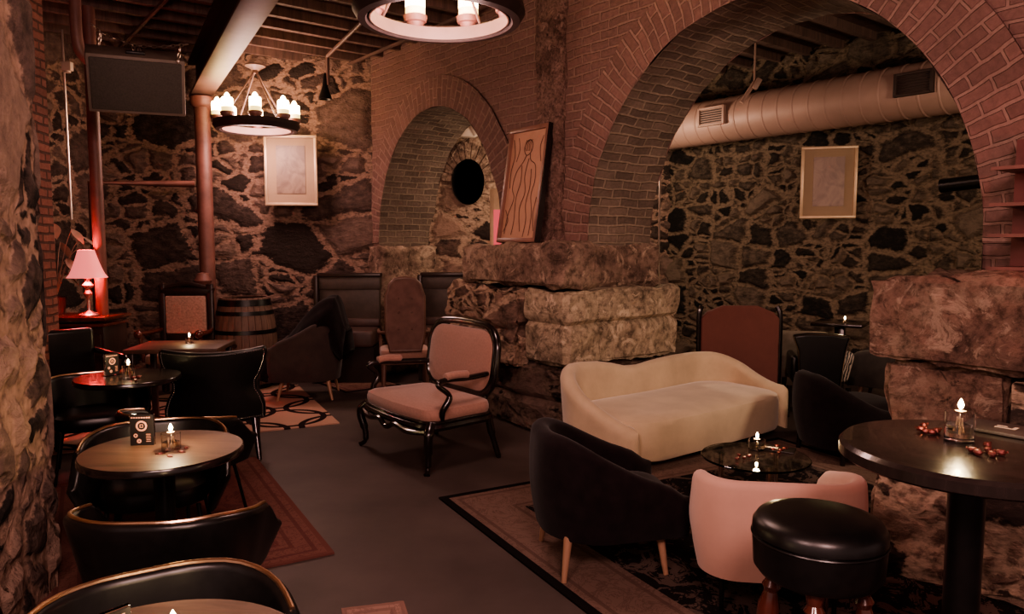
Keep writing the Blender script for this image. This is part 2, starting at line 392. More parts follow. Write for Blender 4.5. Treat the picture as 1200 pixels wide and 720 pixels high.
def wallgrid(name, a, b, z0, z1, mat, res=.03, uvo=0.0):
    """upright wall from a to b; its face looks to the right-hand side of a->b"""
    a = Vector((*a, 0)); b = Vector((*b, 0)); W = (b-a).length; H = z1-z0
    bm = BM()
    gridface(bm, lambda u, v: a+(b-a)*u+Vector((0, 0, z0+H*v)), int(W/res), int(H/res), lambda u, v: (uvo+W*u, z0+H*v))
    return struct(name, bm, mat)

# ------------------------------------------------------------------ the room
bm = BM(); gridface(bm, lambda u, v: Vector((-8+20*u, -4+20*v, 0)), 20, 20, lambda u, v: (u, v)); struct('floor', bm, m_floor)
# ceiling: boards above joists which run square to the arcade
bm = BM()
box(bm, (0, 0, .15), (22, 16, .04))
for k in range(56):
    x = -10+k*.4
    box(bm, (x, 0, .085), (.06, 16, .09))
for k in range(5): box(bm, (0, -5+k*2.4, .02), (22, .03, .03))
ce = struct('ceiling', bm, m_ceil, loc=L(0, 0, ZC), rot=(0, 0, WA))

wallgrid('wall_far', (-6.2, 8.95), (-1.5, 9.42), -.05, 4.0, m_far)
wallgrid('wall_far_inner', (-2.2, 10.3), (4.5, 10.9), -.05, 4.0, m_far, uvo=7)
ba = Vector((10.6-.78*11.3, 11.3)); bb = Vector((10.6-.78*4.2, 4.2))
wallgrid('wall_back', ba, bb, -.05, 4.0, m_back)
wallgrid('wall_left', (-1.88, 1.4), (-2.17, 3.42), -.05, 4.0, m_left, res=.025, uvo=2)
wallgrid('wall_left_return', (-2.17, 3.42), (-5.0, 3.3), -.05, 4.0, m_left, uvo=9)
wallgrid('wall_left_alcove', (-5.0, 3.4), (-5.0, 9.3), -.05, 4.0, m_far, uvo=12)
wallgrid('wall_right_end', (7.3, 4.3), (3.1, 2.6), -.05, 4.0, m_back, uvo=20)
# brick pier in the alcove, lit red
bm = BM(); uvl = bm.loops.layers.uv.verify()
gridface(bm, lambda u, v: Vector((0, -.5+.5*u, 4*v)), 4, 10, lambda u, v: (.5*u, 4*v))
gridface(bm, lambda u, v: Vector((-.6*u, -.5, 4*v)), 4, 10, lambda u, v: (.6*u, 4*v))
gridface(bm, lambda u, v: Vector((-.6*u, 0, 4*v)), 4, 10, lambda u, v: (.6*u, 4*v))
pier = struct('wall_brick_pier', bm, brickmat('brick_pink', (.34, .14, .11), (.26, .1, .08), (.12, .06, .05), gw=.3), loc=(-3.88, 6.3, 0), rot=(0, 0, .1))

# ---- arcade
TH = .75
arches = [dict(c=1.5, a=1.5, b=1.64, z=1.65, w=.36), dict(c=-2.465, a=1.265, b=1.48, z=1.65, w=.32)]
S0, S1 = -3.9, 4.6
def inside(s):
    for A in arches:
        if abs(s-A['c']) < A['a']+A['w']-1e-6: return A
def wob(p, k=.012): return noise.noise(p*4)*k
bm = BM()
def face(s0, s1, zb, zt, t, ns=None):
    W = s1-s0; ns = ns or max(2, int(W/.06)); nv = 24
    def fn(u, v):
        s = s0+W*u; b = zb(s) if callable(zb) else zb; T = zt
        z = b+(T-b)*v; p = Vector((s, t, z)); return p+Vector((0, wob(p), 0))
    def uvf(u, v):
        s = s0+W*u; b = zb(s) if callable(zb) else zb; return (s, b+(zt-b)*v)
    gridface(bm, fn, ns, nv, uvf)
def outer(A):
    return lambda s: A['z']+(A['b']+A['w'])*math.sqrt(max(0, 1-((s-A['c'])/(A['a']+A['w']))**2))
for t in (0, TH):
    B_, S_ = arches
    face(S0, S_['c']-S_['a'], 0, 1.65, t)
    face(max(S0, S_['c']-S_['a']-S_['w']), S_['c']+S_['a']+S_['w'], outer(S_), ZC+.1, t, 90)
    face(S_['c']+S_['a'], B_['c']-B_['a'], 0, 1.65, t)
    face(S_['c']+S_['a']+S_['w'], B_['c']-B_['a']-B_['w'], 1.65, ZC+.1, t)
    face(B_['c']-B_['a']-B_['w'], B_['c']+B_['a']+B_['w'], outer(B_), ZC+.1, t, 110)
    face(B_['c']+B_['a'], S1, 0, 1.65, t)
    face(B_['c']+B_['a']+B_['w'], S1, 1.65, ZC+.1, t)
def toW(o): o.location = P0; o.rotation_euler = (0, 0, WA); return o
toW(struct('wall_arcade', bm, m_brick))
for idx, A in enumerate(arches):
    bm = BM(); n = 120
    arc = [0]
    for k in range(n):
        t0, t1 = PI*k/n, PI*(k+1)/n
        arc.append(arc[-1]+math.hypot(A['a']*(math.cos(t1)-math.cos(t0)), A['b']*(math.sin(t1)-math.sin(t0))))
    for t in (-.015, TH+.015):
        def fn(u, v):
            th = PI*u; w = A['w']*v
            p = Vector((A['c']-(A['a']+w)*math.cos(th), t, A['z']+(A['b']+w)*math.sin(th)))
            p.x = max(p.x, S0)
            return p+Vector((0, wob(p, .02), 0))
        gridface(bm, fn, n, 6, lambda u, v: (A['w']*v*1.15, arc[round(u*n)]))
    toW(struct('trim_%d' % (idx+1), bm, m_ring))
    bm = BM()
    def fn(u, v):
        th = PI*u; p = Vector((A['c']-A['a']*math.cos(th), -.015+(TH+.03)*v, A['z']+A['b']*math.sin(th)))
        k = noise.noise(p*5)*.02; return p+Vector((math.cos(th)*k, 0, -math.sin(th)*k))
    gridface(bm, fn, n, 10, lambda u, v: (TH*v, arc[round(u*n)]))
    for sx in (-1, 1):
        gridface(bm, lambda u, v: Vector((A['c']+sx*A['a'], -.015+(TH+.03)*u, 1.65*v)), 6, 10, lambda u, v: (TH*u, 1.65*v-1.65))
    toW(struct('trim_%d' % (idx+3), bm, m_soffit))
# crumbled pilaster between the arches
def rock(s0, s1, t0, t1, z0, z1, mat, name, amp=.05, res=.05, joints=(), seed=0, taper=0):
    bm = BM(); nx, ny, nz = max(2, int((s1-s0)/res)), max(2, int((t1-t0)/res)), max(2, int((z1-z0)/res))
    pts = {}
    def V(i, j, k):
        if (i, j, k) not in pts:
            p = Vector((s0+(s1-s0)*i/nx, t0+(t1-t0)*j/ny, z0+(z1-z0)*k/nz))
            n_ = Vector(((i == nx)-(i == 0), (j == ny)-(j == 0), (k == nz)-(k == 0)))
            q = p+Vector((seed*7.1, seed*3.3, seed))
            d = (noise.fractal(q*1.6, .9, 2.1, 5)*1.0 + abs(noise.noise(q*5))*-.7+.08 + noise.noise(q*13)*.25)*amp
            for jz in joints: d -= amp*.9*math.exp(-((p.z-jz+.03*noise.noise(q*2))/.025)**2)
            if n_.length > 1.1: d -= amp*.7
            p = p+n_.normalized()*d
            if taper: p.y += 0
            pts[(i, j, k)] = bm.verts.new(p)
        return pts[(i, j, k)]
    for i in range(nx):
        for j in range(ny):
            bm.faces.new((V(i, j, 0), V(i, j+1, 0), V(i+1, j+1, 0), V(i+1, j, 0))); bm.faces.new((V(i, j, nz), V(i+1, j, nz), V(i+1, j+1, nz), V(i, j+1, nz)))
    for i in range(nx):
        for k in range(nz):
            bm.faces.new((V(i, 0, k), V(i+1, 0, k), V(i+1, 0, k+1), V(i, 0, k+1))); bm.faces.new((V(i, ny, k), V(i, ny, k+1), V(i+1, ny, k+1), V(i+1, ny, k)))
    for j in range(ny):
        for k in range(nz):
            bm.faces.new((V(0, j, k), V(0, j, k+1), V(0, j+1, k+1), V(0, j+1, k))); bm.faces.new((V(nx, j, k), V(nx, j+1, k), V(nx, j+1, k+1), V(nx, j, k+1)))
    return toW(struct(name, bm, mat))
rock(-.62, -.30, -.10, .05, 1.6, 3.9, m_plaster, 'wall_pilaster', .04, .04)
# stone plinth of the pier between the arches
rock(-1.38, .05, -.37, .86, 1.27, 1.64, m_plinthA, 'wall_plinth_block', .045, .04, seed=1)
rock(-1.5, -.42, -.45, .8, .55, 1.25, m_rub3, 'wall_plinth_block', .09, .04, joints=(.9,), seed=5)
rock(-.45, .12, -.36, 1.08, .62, 1.26, m_plinthB, 'wall_plinth_block', .05, .035, joints=(.98,), seed=3)
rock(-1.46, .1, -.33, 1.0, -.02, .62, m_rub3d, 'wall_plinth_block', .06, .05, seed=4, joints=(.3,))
# plinth of the near pier
rock(2.70, 3.72, -.66, .75, 1.06, 1.49, m_plinthC, 'wall_plinth_block', .045, .03, seed=6)
rock(3.7, 5.0, -.63, .75, 1.0, 1.49, m_plinthB, 'wall_plinth_block', .045, .035, seed=8)
rock(2.80, 3.35, -.6, .75, .7, 1.07, m_plinthC, 'wall_plinth_block', .07, .03, seed=9)
rock(3.33, 5.0, -.58, .75, .7, 1.05, m_rub3, 'wall_plinth_block', .08, .035, seed=10)
wallp = rock(2.78, 5.0, -.68, .75, -.02, .72, m_rub3, 'wall_plinth_block', .09, .035, seed=11)
# left stub stonework under the small arch
rock(-3.92, -3.62, -.08, .8, 0, 1.62, m_plinthA, 'wall_plinth_block', .04, .05, seed=13, joints=(.5, 1.0, 1.33))

# oven in the inner wall: projecting brick face with an arched black opening
bm = BM()
ox, oz, ow = 0, 2.05, .20
def ringseg(r0, r1, y, a0, a1, n=18):
    for k in range(n):
        t0 = a0+(a1-a0)*k/n; t1 = a0+(a1-a0)*(k+.86)/n
        vs = []
        for yy in (y, y+.14):
            for r, t in ((r0, t0), (r1, t0), (r1, t1), (r0, t1)):
                vs.append(bm.verts.new((r*math.cos(t), yy, oz+r*1.32*math.sin(t))))
        for q in ((0, 1, 2, 3), (7, 6, 5, 4), (0, 4, 5, 1), (1, 5, 6, 2), (2, 6, 7, 3), (3, 7, 4, 0)): bm.faces.new([vs[i] for i in q])
ringseg(.22, .38, 0, 0, PI, 11)
bmesh.ops.recalc_face_normals(bm, faces=bm.faces)
gx, gy, gz = G(548, 213, 9.6)
ov = thing('brick_oven', 'brick arched oven mouth, black inside, in the stone wall behind the smaller arch', 'oven', (gx, gy, gz-oz), -.1)
obj('arch_brick', bm, m_plinthA, ov)
bm = BM()
prof = []
nn = 28
front = [bm.verts.new((.215*math.cos(2*PI*k/nn), -.0, oz+.30*math.sin(2*PI*k/nn))) for k in range(nn)]
back = [bm.verts.new((.18*math.cos(2*PI*k/nn), .4, oz+.26*math.sin(2*PI*k/nn))) for k in range(nn)]
bridge(bm, front, back); bm.faces.new(back)
obj('oven_mouth', bm, M('oven_black', (.004, .003, .003), .95, spec=.1), ov)  # near-black lining inside the opening
bm = BM()   # surround with a hole
uvl = bm.loops.layers.uv.verify()
nn = 48
def sq(a):
    c, s = math.cos(a), math.sin(a); k = 1/max(abs(c)/.62, abs(s)/(.82 if s > 0 else 2.05)); return (c*k, .02+.0, oz+s*k)
inn = [bm.verts.new((.21*math.cos(2*PI*k/nn), .02, oz+.295*math.sin(2*PI*k/nn))) for k in range(nn)]
outr = [bm.verts.new(sq(2*PI*k/nn)) for k in range(nn)]
outb = [bm.verts.new(Vector(sq(2*PI*k/nn))+Vector((0, .6, 0))) for k in range(nn)]
bridge(bm, inn, outr); bridge(bm, outr, outb)
for f in bm.faces:
    for l in f.loops: l[uvl].uv = (l.vert.co.x+l.vert.co.y, l.vert.co.z)
obj('surround', bm, m_rub3, ov)
# rubble of big stones left of the oven
bm = BM()
for (px, py, w, h, dark) in ((512, 215, .24, .34, 0), (524, 192, .3, .2, 0), (508, 245, .5, .3, 1), (540, 262, .3, .2, 0)): pass
bm.free()

# ------------------------------------------------------------------ structure-like fittings
def posttube(name, pts, r, mat, label, cat, n=16, group=None):
    bm = BM(); tube(bm, pts, r, n); return tag(obj(name, bm, mat), label, cat, group)
# steel beam on the post
bA = Vector(G(236, 112, 8.75)); bB = Vector(G(345, -40, 4.4)); bB.z = bA.z
dirb = (bB-bA); bl = dirb.length+1.2; ang = math.atan2(dirb.y, dirb.x)
bt = thing('ceiling_beam', 'long steel ceiling beam with an underside coloured as lit, carried by the rusty post', 'beam', (bA.x, bA.y, bA.z), ang)
bm = BM(); box(bm, (bl/2-.2, 0, .015), (bl, .24, .03), bev=.004); obj('lower_flange', bm, m_beamlight, bt)  # underside gets the lit tone, web and top flange the shaded one
bm = BM(); box(bm, (bl/2-.2, 0, .2), (bl, .06, .36)); box(bm, (bl/2-.2, 0, .39), (bl, .24, .03)); obj('web', bm, m_beamdark, bt)
bm = BM(); box(bm, (bl/2-.2, .075, .12), (bl, .07, .16), bev=.01); obj('timber_packing', bm, m_beamlight, bt)
bm = BM()
tube(bm, [(0, 0, .01), (0, 0, .25)], [.1, .095], 20); tube(bm, [(0, 0, .25), (0, 0, bA.z-.12)], .088, 20)
lathe(bm, [(.1, bA.z-.14), (.13, bA.z-.1), (.13, bA.z-.02), (.1, bA.z)], 20)
tag(obj('support_post', bm, m_post, loc=(bA.x, bA.y, 0)), 'thick rusty post under the end of the steel beam', 'post')
p = G(238, 329, 8.6); 
bm = BM(); lathe(bm, [(.001, -.1), (.06, -.085), (.1, 0), (.06, .085), (.001, .1)], 16)
box(bm, (0, -.03, -.18), (.2, .16, .2), bev=.03)
tag(obj('pipe_valve', bm, m_post, loc=p), 'round rusty valve fixed low on the thick post', 'valve')
p = G(124, 395, 7.1)
posttube('support_post', [(p[0]-.02, 7.1, 0), (p[0]-.02, 7.1, ZC)], .055, m_post, 'slim red lit steel post beside the fringed table lamp', 'post')
a = G(107, 214, 8.1); b_ = G(228, 216, 8.55)
posttube('rail_pipe', [(a[0], 8.1, 0.02), (a[0], 8.1, a[2]), b_], .04, m_post, 'rusty pipe rail running level between the two posts', 'pipe', 12)
p = G(91, 60, 6.7)
posttube('drop_pipe', spline([(p[0], 6.7, ZC), (p[0], 6.7, 3.45), (p[0]+.03, 6.75, 3.3), (p[0]+.12, 6.95, 3.2)], 6), .048, m_pipe, 'thick painted pipe dropping from the ceiling left of the speaker', 'pipe')
p = G(79, 160, 7.9)
posttube('conduit', [(p[0], 7.9, 1.9), (p[0], 7.9, ZC+.02)], .012, m_chain, 'thin metal conduit running up left of the speaker', 'pipe', 8)
def jbox(p, s, lab):
    bm = BM(); box(bm, (0, 0, 0), s, bev=.008); lathe(bm, [(.03, -s[2]/2-.02), (.03, -s[2]/2+.01)], 10)
    tag(obj('junction_box', bm, m_white, loc=p), lab, 'electrical box')
jbox(G(79, 78, 7.9), (.1, .06, .09), 'small pale electrical box above the thin conduit')
a = G(175, -2, 5.6); b_ = G(163, 50, 6.3)
posttube('ceiling_pipe', [(a[0], a[1], ZC-.05), (b_[0], b_[1], ZC-.08)], .022, m_pipe, 'slender pipe under the ceiling above the hung speaker', 'pipe', 10)
a = G(443, 35, 6.9); b_ = G(384, 77, 8.5)
posttube('ceiling_conduit', [(a[0]+.3, a[1]-.5, ZC-.06), (a[0], a[1], ZC-.06), (b_[0], b_[1], ZC-.1), (b_[0], b_[1], ZC-.42)], .02, m_beamlight, 'pale conduit crossing the ceiling to the small black cone lamp', 'pipe', 10)
p = G(381, 107, 8.5)
bm = BM(); lathe(bm, [(.012, .2), (.02, .17), (.03, .06), (.07, -.06), (.075, -.09), (.06, -.09), (.02, 0)], 20)
tag(obj('cone_lamp', bm, m_blackmetal, loc=p), 'small unlit black cone lamp near the far stone wall', 'lamp')
a = G(410, -5, 5.2); b_ = G(378, 25, 5.9)
bm = BM(); d = Vector(b_)-Vector(a)
ln = Vector((d.x, d.y, 0)).length+.5
box(bm, (ln/2-.5, 0, 0), (ln, .13, .16), bev=.01)
tag(obj('joist_end', bm, m_beamlight, loc=(a[0], a[1], 3.6), rot=(0, 0, math.atan2(d.y, d.x))), 'short pale timber sticking out below the ceiling beside the near chandelier', 'timber')
# duct
dx = lambda y: 9.95-.78*y
da = Vector((dx(11.2), 11.2, 3.17)); db_ = Vector((dx(4.6), 4.6, 3.17)); dl = (db_-da).length
du = thing('air_duct', 'long round spiral air duct under the dark ceiling of the back room', 'duct', da, math.atan2(db_.y-da.y, db_.x-da.x))
bm = BM(); R_ = .27
prof = []; k = 0; x = 0
rs = []
while x < dl:
    for o, r in ((0, R_), (.155, R_), (.165, R_+.006), (.175, R_+.006), (.185, R_)):
        rs.append(ring(bm, Vector((x+o, 0, 0)), Vector((0, 1, 0)), Vector((0, 0, 1)), r, 32))
    x += .19
for i in range(len(rs)-1): bridge(bm, rs[i], rs[i+1])
bm.faces.new(rs[0]); bm.faces.new(rs[-1][::-1])
obj('duct_pipe', bm, m_duct, du, 30)
def ductvent(px, py, w, mat, lab):
    # find where it sits along the duct
    best = min(range(0, 400), key=lambda i: abs((lambda q: 600+FOC*q.x/q.y)(da+(db_-da)*i/400)-px))
    q = (best/400)*dl
    yy = -(R_+.0); zz = .02
    bm = BM(); 
    for s in (-1, 1): box(bm, (q, yy-.02, zz+s*.1), (w, .05, .025), bev=.004); box(bm, (q+s*w/2, yy-.02, zz), (.03, .05, .225), bev=.004)
    v = obj('vent_frame', bm, mat, du)
    bm = BM()
    for i in range(7): box(bm, (q, yy-.015, zz-.08+i*.027), (w-.03, .02, .008), rot=None)
    obj('vent_louvre', bm, mat, v)
    bm = BM(); box(bm, (q, yy+.04, zz), (w-.02, .1, .2)); obj('vent_neck', bm, m_beamdark, v)
ductvent(846, 135, .36, m_duct, ''); ductvent(1076, 98, .34, m_beamdark, '')
# hangers
for px in (905,):
    p = G(884, 97, 8.6)
    bm = BM(); tube(bm, [(0, 0, .0), (-.14, 0, -.22)], .025, 8); tube(bm, [(0, 0, 0), (0, 0, .5)], .012, 8); box(bm, (.02, -.03, -.02), (.06, .06, .13), rot=(.5, 'Y'), bev=.01)
    tag(obj('duct_hanger', bm, m_duct, loc=p), 'angled metal hanger holding the round duct to the ceiling', 'bracket')
a = G(846, 75, 6.6); b_ = G(1010, 30, 6.0)
posttube('ceiling_conduit', [(a[0]-.3, a[1]+.1, 3.45), (b_[0]+.6, b_[1]-.3, 3.55)], .014, m_duct, 'thin pale conduit crossing below the dark ceiling of the back room', 'pipe', 8)
p = G(774, 178, 8.6); q = G(772, 345, 8.6)
posttube('wall_conduit', [(p[0], p[1], .9), (p[0], p[1], p[2])], .012, m_chain, 'thin upright conduit beside the jamb of the big arch', 'pipe', 8)
bm = BM(); lathe(bm, [(.02, -.05), (.045, -.02), (.05, .05), (.03, .1), (.005, .13)], 14)
tag(obj('wall_lamp', bm, m_candlebase, loc=(p[0], p[1], p[2]+.02)), 'tiny glowing lamp on top of the upright conduit', 'lamp')
a = G(1105, 218, 5.2); b_ = G(1150, 213, 5.0)
posttube('black_pipe', [(a[0]+.1, a[1]+.2, 2.06), (b_[0]+.3, b_[1], 2.1)], .05, m_blackmetal, 'black pipe stub behind the right foot of the big arch', 'pipe', 12)
# white box above oven, banner
p = G(541, 155, 9.35)
bm = BM(); box(bm, (0, 0, 0), (.34, .14, .12), bev=.01); box(bm, (-.16, -.02, 0), (.1, .15, .13), rot=(.3, 'Y'), bev=.01); box(bm, (.17, 0, .02), (.1, .15, .13), rot=(-.5, 'Y'), bev=.01); cyl(bm, (0, 0, .05), (0, 0, .4), .012)
tag(obj('emergency_light', bm, m_white, loc=p), 'white wall box with two small heads above the oven mouth', 'light fixture')
a = G(580, 275, 9.0)
bt2 = thing('banner_stand', 'narrow standing banner strip with an added pink glow behind the foot of the smaller arch', 'banner', (a[0]+.02, 9.0, 0), 0)
bm = BM(); box(bm, (0, 0, 1.15), (.16, .05, 2.3), bev=.01); obj('banner_frame', bm, m_frame, bt2)
bm = BM(); box(bm, (0.01, -.028, 1.75), (.09, .008, .6)); obj('banner_glow', bm, emis('pink_glow', (1, .12, .16), .2, (.5, .1, .1)), bt2)  # emission stands in for red light coming through the strip

# ------------------------------------------------------------------ speaker and chains
p = G(161, 101, 6.0)
sp = thing('hanging_speaker', 'wide black loudspeaker hung from the ceiling on chains, tilted', 'speaker', p, 0)
sp.rotation_euler = (math.radians(24), math.radians(-1), math.radians(28))
bm = BM(); box(bm, (0, .17, 0), (.70, .34, .45), bev=.012); o = obj('speaker_case', bm, m_speakerbox, sp)
bm = BM(); box(bm, (0, -.006, 0), (.65, .02, .40), bev=.008); obj('speaker_grille', bm, m_speaker, sp)
bm = BM(); box(bm, (.0, .12, .23), (.14, .06, .03), bev=.006); obj('handle', bm, m_blackmetal, sp)
def chain(pts, lab):
    bm = BM(); P = [Vector(q) for q in pts]
    S = []
    for i in range(len(P)-1):
        l = (P[i+1]-P[i]).length; m = max(1, int(l/.034))
        for k in range(m): S.append((P[i]+(P[i+1]-P[i])*(k/m), (P[i+1]-P[i]).normalized()))
    for i, (q, d) in enumerate(S):
        a = d.cross(Vector((0, 1, 0))).normalized() if i % 2 else d.cross(Vector((0, 0, 1)) if abs(d.z) < .9 else Vector((1, 0, 0))).normalized()
        tube(bm, [q+d*.017+d*(.022*math.cos(t))+a*(.011*math.sin(t)) for t in [2*PI*j/8 for j in range(8)]], .0042, 5, closed=True)
    return tag(obj('steel_chain', bm, m_chain), lab, 'chain')
c0 = G(107, 28, 6.05); c1 = G(118, 38, 6.05); c2 = G(160, 54, 6.05); c3 = G(220, 52, 6.05); c4 = G(211, 56, 6.05)
chain([c0, c1, G(135, 46, 6.05), c2], 'pale chain sagging from the ceiling to above the speaker, left length')
chain([c2, G(190, 55, 6.05), c3], 'pale chain running level above the speaker, right length')
chain([c1, G(115, 60, 6.05)], 'short chain holding the left corner of the speaker')
chain([c4, G(208, 76, 6.05)], 'short chain holding the right corner of the speaker')
chain([G(156, 54, 6.05), G(158, 70, 6.1), G(165, 73, 6.1), G(163, 56, 6.05)], 'short chain looped through the middle handle of the speaker')

# ------------------------------------------------------------------ chandeliers
def chandelier(loc, label, rot=0, rad=.5):
    t = thing('chandelier', label, 'chandelier', loc, rot, 'iron ring chandeliers with pillar candles')
    bm = BM(); n = 64
    prof = [(rad-.03, -.03), (rad-.012, -.055), (rad+.03, -.05), (rad+.06, .0), (rad+.05, .045), (rad, .05), (rad-.04, .02)]
    R = [ring(bm, Vector((0, 0, z)), Vector((1, 0, 0)), Vector((0, 1, 0)), r, n) for r, z in prof]
    for i in range(len(R)): bridge(bm, R[i], R[(i+1) % len(R)])
    obj('ring', bm, M('iron_ring', (.035, .022, .02), .5, .3), t)
    bm = BM(); R = [ring(bm, Vector((0, 0, z)), Vector((1, 0, 0)), Vector((0, 1, 0)), r, n) for r, z in ((rad-.041, -.045), (rad-.041, .03), (rad-.033, .03), (rad-.033, -.045))]
    for i in range(4): bridge(bm, R[i], R[(i+1) % 4])
    obj('lit_inner_band', bm, m_beamlight, t)  # inner face of the ring coloured as lit by its candles
    bm = BM(); lathe(bm, [(.11, .66), (.11, .645), (.06, .62), (.03, .6), (.03, .57)], 24); obj('canopy', bm, m_beamlight, t)
    for k in range(4):
        a = PI/4+k*PI/2
        bm = BM(); tube(bm, [(.02*math.cos(a), .02*math.sin(a), .58), ((rad)*math.cos(a), (rad)*math.sin(a), .03)], .009, 6); obj('arm', bm, m_beamlight, t)
    for k in range(8):
        a = k*PI/4+.2; x, y = (rad+.0)*math.cos(a), (rad+.0)*math.sin(a)
        bm = BM(); lathe(bm, [(.035, .02), (.05, .035), (.056, .055), (.07, .06), (.076, .095), (.066, .10), (.02, .09)], 20, (x, y, 0)); h = obj('candle_cup', bm, m_post, t)
        bm = BM(); lathe(bm, [(.062, .09), (.062, .145)], 20, (x, y, 0)); c = obj('candle', bm, m_candlebase, t)
        bm = BM(); lathe(bm, [(.062, .145), (.062, .23), (.052, .245), (.03, .25), (.028, .27), (.01, .295)], 20, (x, y, 0)); obj('candle_glow', bm, m_candle, c)
    return t
cp = G(301, 148, 8.3)
chandelier(cp, 'far iron ring chandelier with all glowing candles in view', .1, .40)
ch2 = G(515, 15, 4.35)
chandelier(ch2, 'near iron ring chandelier cut off by the top of the picture', .25, .43)

# ------------------------------------------------------------------ pictures
def printmat(name, a, b):
    m, nt, bs, out = newmat(name); tc = N(nt, 'TexCoord')
    n = N(nt, 'TexNoise', i_Scale=4.0, i_Detail=4.0, i_Distortion=2.5); nt.links.new(tc.outputs['Object'], n.inputs['Vector'])
    nt.links.new(ramp(nt, n.outputs[0], [(.35, a), (.62, b)]), bs.inputs['Base Color']); bs.inputs['Roughness'].default_value = .5; return m
def wallpic(loc, rotz, w, h, label, iw=.55, ih=.68, prm=None):
    t = thing('framed_picture', label, 'picture', loc, rotz)
    bm = BM(); f = .035
    for s in (-1, 1):
        box(bm, (0, 0, s*(h/2-f/2)), (w, .04, f), bev=.008); box(bm, (s*(w/2-f/2), 0, 0), (f, .04, h-2*f+.01), bev=.008)
    obj('frame', bm, m_frame, t)
    bm = BM(); box(bm, (0, .004, 0), (w-f, .012, h-f)); obj('mount', bm, m_mat, t)
    bm = BM(); box(bm, (0, -.004, .01), (w*iw, .008, h*ih)); obj('print', bm, prm, t)
p = G(341, 200, 9.0)
wallpic(p, .1, .62, .84, 'pale gold framed print on the far stone wall below the chandelier', prm=printmat('print_a', (.13, .085, .065), (.22, .15, .11)))
py_ = 8.55; p = G(971, 214, py_)
wallpic((p[0], py_, p[2]), math.atan2(-1, .78)+.62, .60, .82, 'gold framed print on the dark stone wall seen through the big arch', prm=printmat('print_b', (.2, .13, .11), (.28, .19, .15)))
# leaning woodcut
q = L(-.66, -.26, 1.655)
t = thing('leaning_artwork', 'tall framed line drawing leaning on the pier ledge between the arches', 'artwork', q, WA)
t.rotation_euler = (math.radians(-9), 0, WA)
w, h = .56, 1.05
bm = BM()
for s in (-1, 1): box(bm, (0, 0, h/2+s*(h/2-.02)), (w, .05, .04), bev=.005); box(bm, (s*(w/2-.02), 0, h/2), (.04, .05, h-.07), bev=.005)
obj('frame', bm, M('walnut_frame', (.2, .1, .075), .4), t)
bm = BM(); box(bm, (w/2+.004, .0, h/2), (.012, .06, h)); obj('frame_edge', bm, m_lacquer, t)
bm = BM(); box(bm, (0, .005, h/2), (w-.06, .012, h-.06)); obj('art_panel', bm, M('ochre_panel', (.42, .24, .165), .8, var=.08), t)
bm = BM()
def sk(pts, r=.004): tube(bm, [(x, -.003, z) for x, _, z in spline([(a, 0, b) for a, b in pts], 6)], r, 4)
sk([(.02, .93), (-.04, .9), (-.05, .84), (-.01, .79), (.05, .82), (.06, .89), (.02, .93), (-.03, .92)])
for k in range(5): sk([(-.03+k*.02, .93), (-.05+k*.02, .88), (-.03+k*.018, .83)], .003)
sk([(-.01, .79), (-.05, .73), (-.13, .64), (-.16, .5), (-.12, .4), (-.18, .25), (-.2, .08)])
sk([(.04, .80), (.06, .74), (.13, .69), (.15, .55), (.12, .42), (.16, .25), (.15, .06)])
sk([(.03, .76), (.0, .6), (.03, .45), (-.02, .3), (.02, .1)]); sk([(-.06, .7), (-.05, .55), (-.09, .4), (-.08, .2), (-.1, .07)])
sk([(.08, .66), (.09, .5), (.06, .35), (.09, .2), (.07, .05)]); sk([(-.22, .95), (-.18, .8), (-.21, .65), (-.2, .5)]); sk([(.2, .95), (.17, .85), (.2, .72)])
sk([(-.15, .96), (-.12, .85), (-.15, .74)], .003); sk([(-.22, .3), (-.17, .2), (-.22, .1)]); sk([(.2, .4), (.18, .25), (.21, .1)])
obj('drawn_lines', bm, M('line_brown', (.09, .04, .03), .9), t)

# ------------------------------------------------------------------ rugs
def rugmat(name, fn):
    m, nt, b, out = newmat(name); uv = N(nt, 'UVMap'); sx = N(nt, 'SeparateXYZ'); nt.links.new(uv.outputs[0], sx.inputs[0])
    col = fn(nt, uv.outputs[0], sx.outputs[0], sx.outputs[1]); nt.links.new(col, b.inputs['Base Color']); b.inputs['Roughness'].default_value = .95; b.inputs['Specular IOR Level'].default_value = .1
    n = N(nt, 'TexNoise', i_Scale=160.0); nt.links.new(uv.outputs[0], n.inputs['Vector']); bp = N(nt, 'Bump', i_Strength=.4, i_Distance=.003); nt.links.new(n.outputs[0], bp.inputs['Height']); nt.links.new(bp.outputs[0], b.inputs['Normal'])
    return m
def rug(name, o, ux, uy, w, d, mat, label):
    bm = BM(); o = Vector((*o, 0)); ux = Vector((*ux, 0)).normalized(); uy = Vector((*uy, 0)).normalized(); T = .012
    gridface(bm, lambda u, v: o+ux*(w*u)+uy*(d*v)+Vector((0, 0, T+.003*noise.noise(Vector((u*6, v*6, 1))))), 24, 24, lambda u, v: (w*u, d*v))
    be = [e for e in bm.edges if e.is_boundary]
    r = bmesh.ops.extrude_edge_only(bm, edges=be)
    for v in r['geom']:
        if isinstance(v, bmesh.types.BMVert): v.co.z = .001
    return tag(obj(name, bm, mat), label, 'rug')
def edge_dist(nt, u, v, w, d):
    a = mth(nt, 'MINIMUM', u, mth(nt, 'SUBTRACT', w, u)); b = mth(nt, 'MINIMUM', v, mth(nt, 'SUBTRACT', d, v)); return mth(nt, 'MINIMUM', a, b)
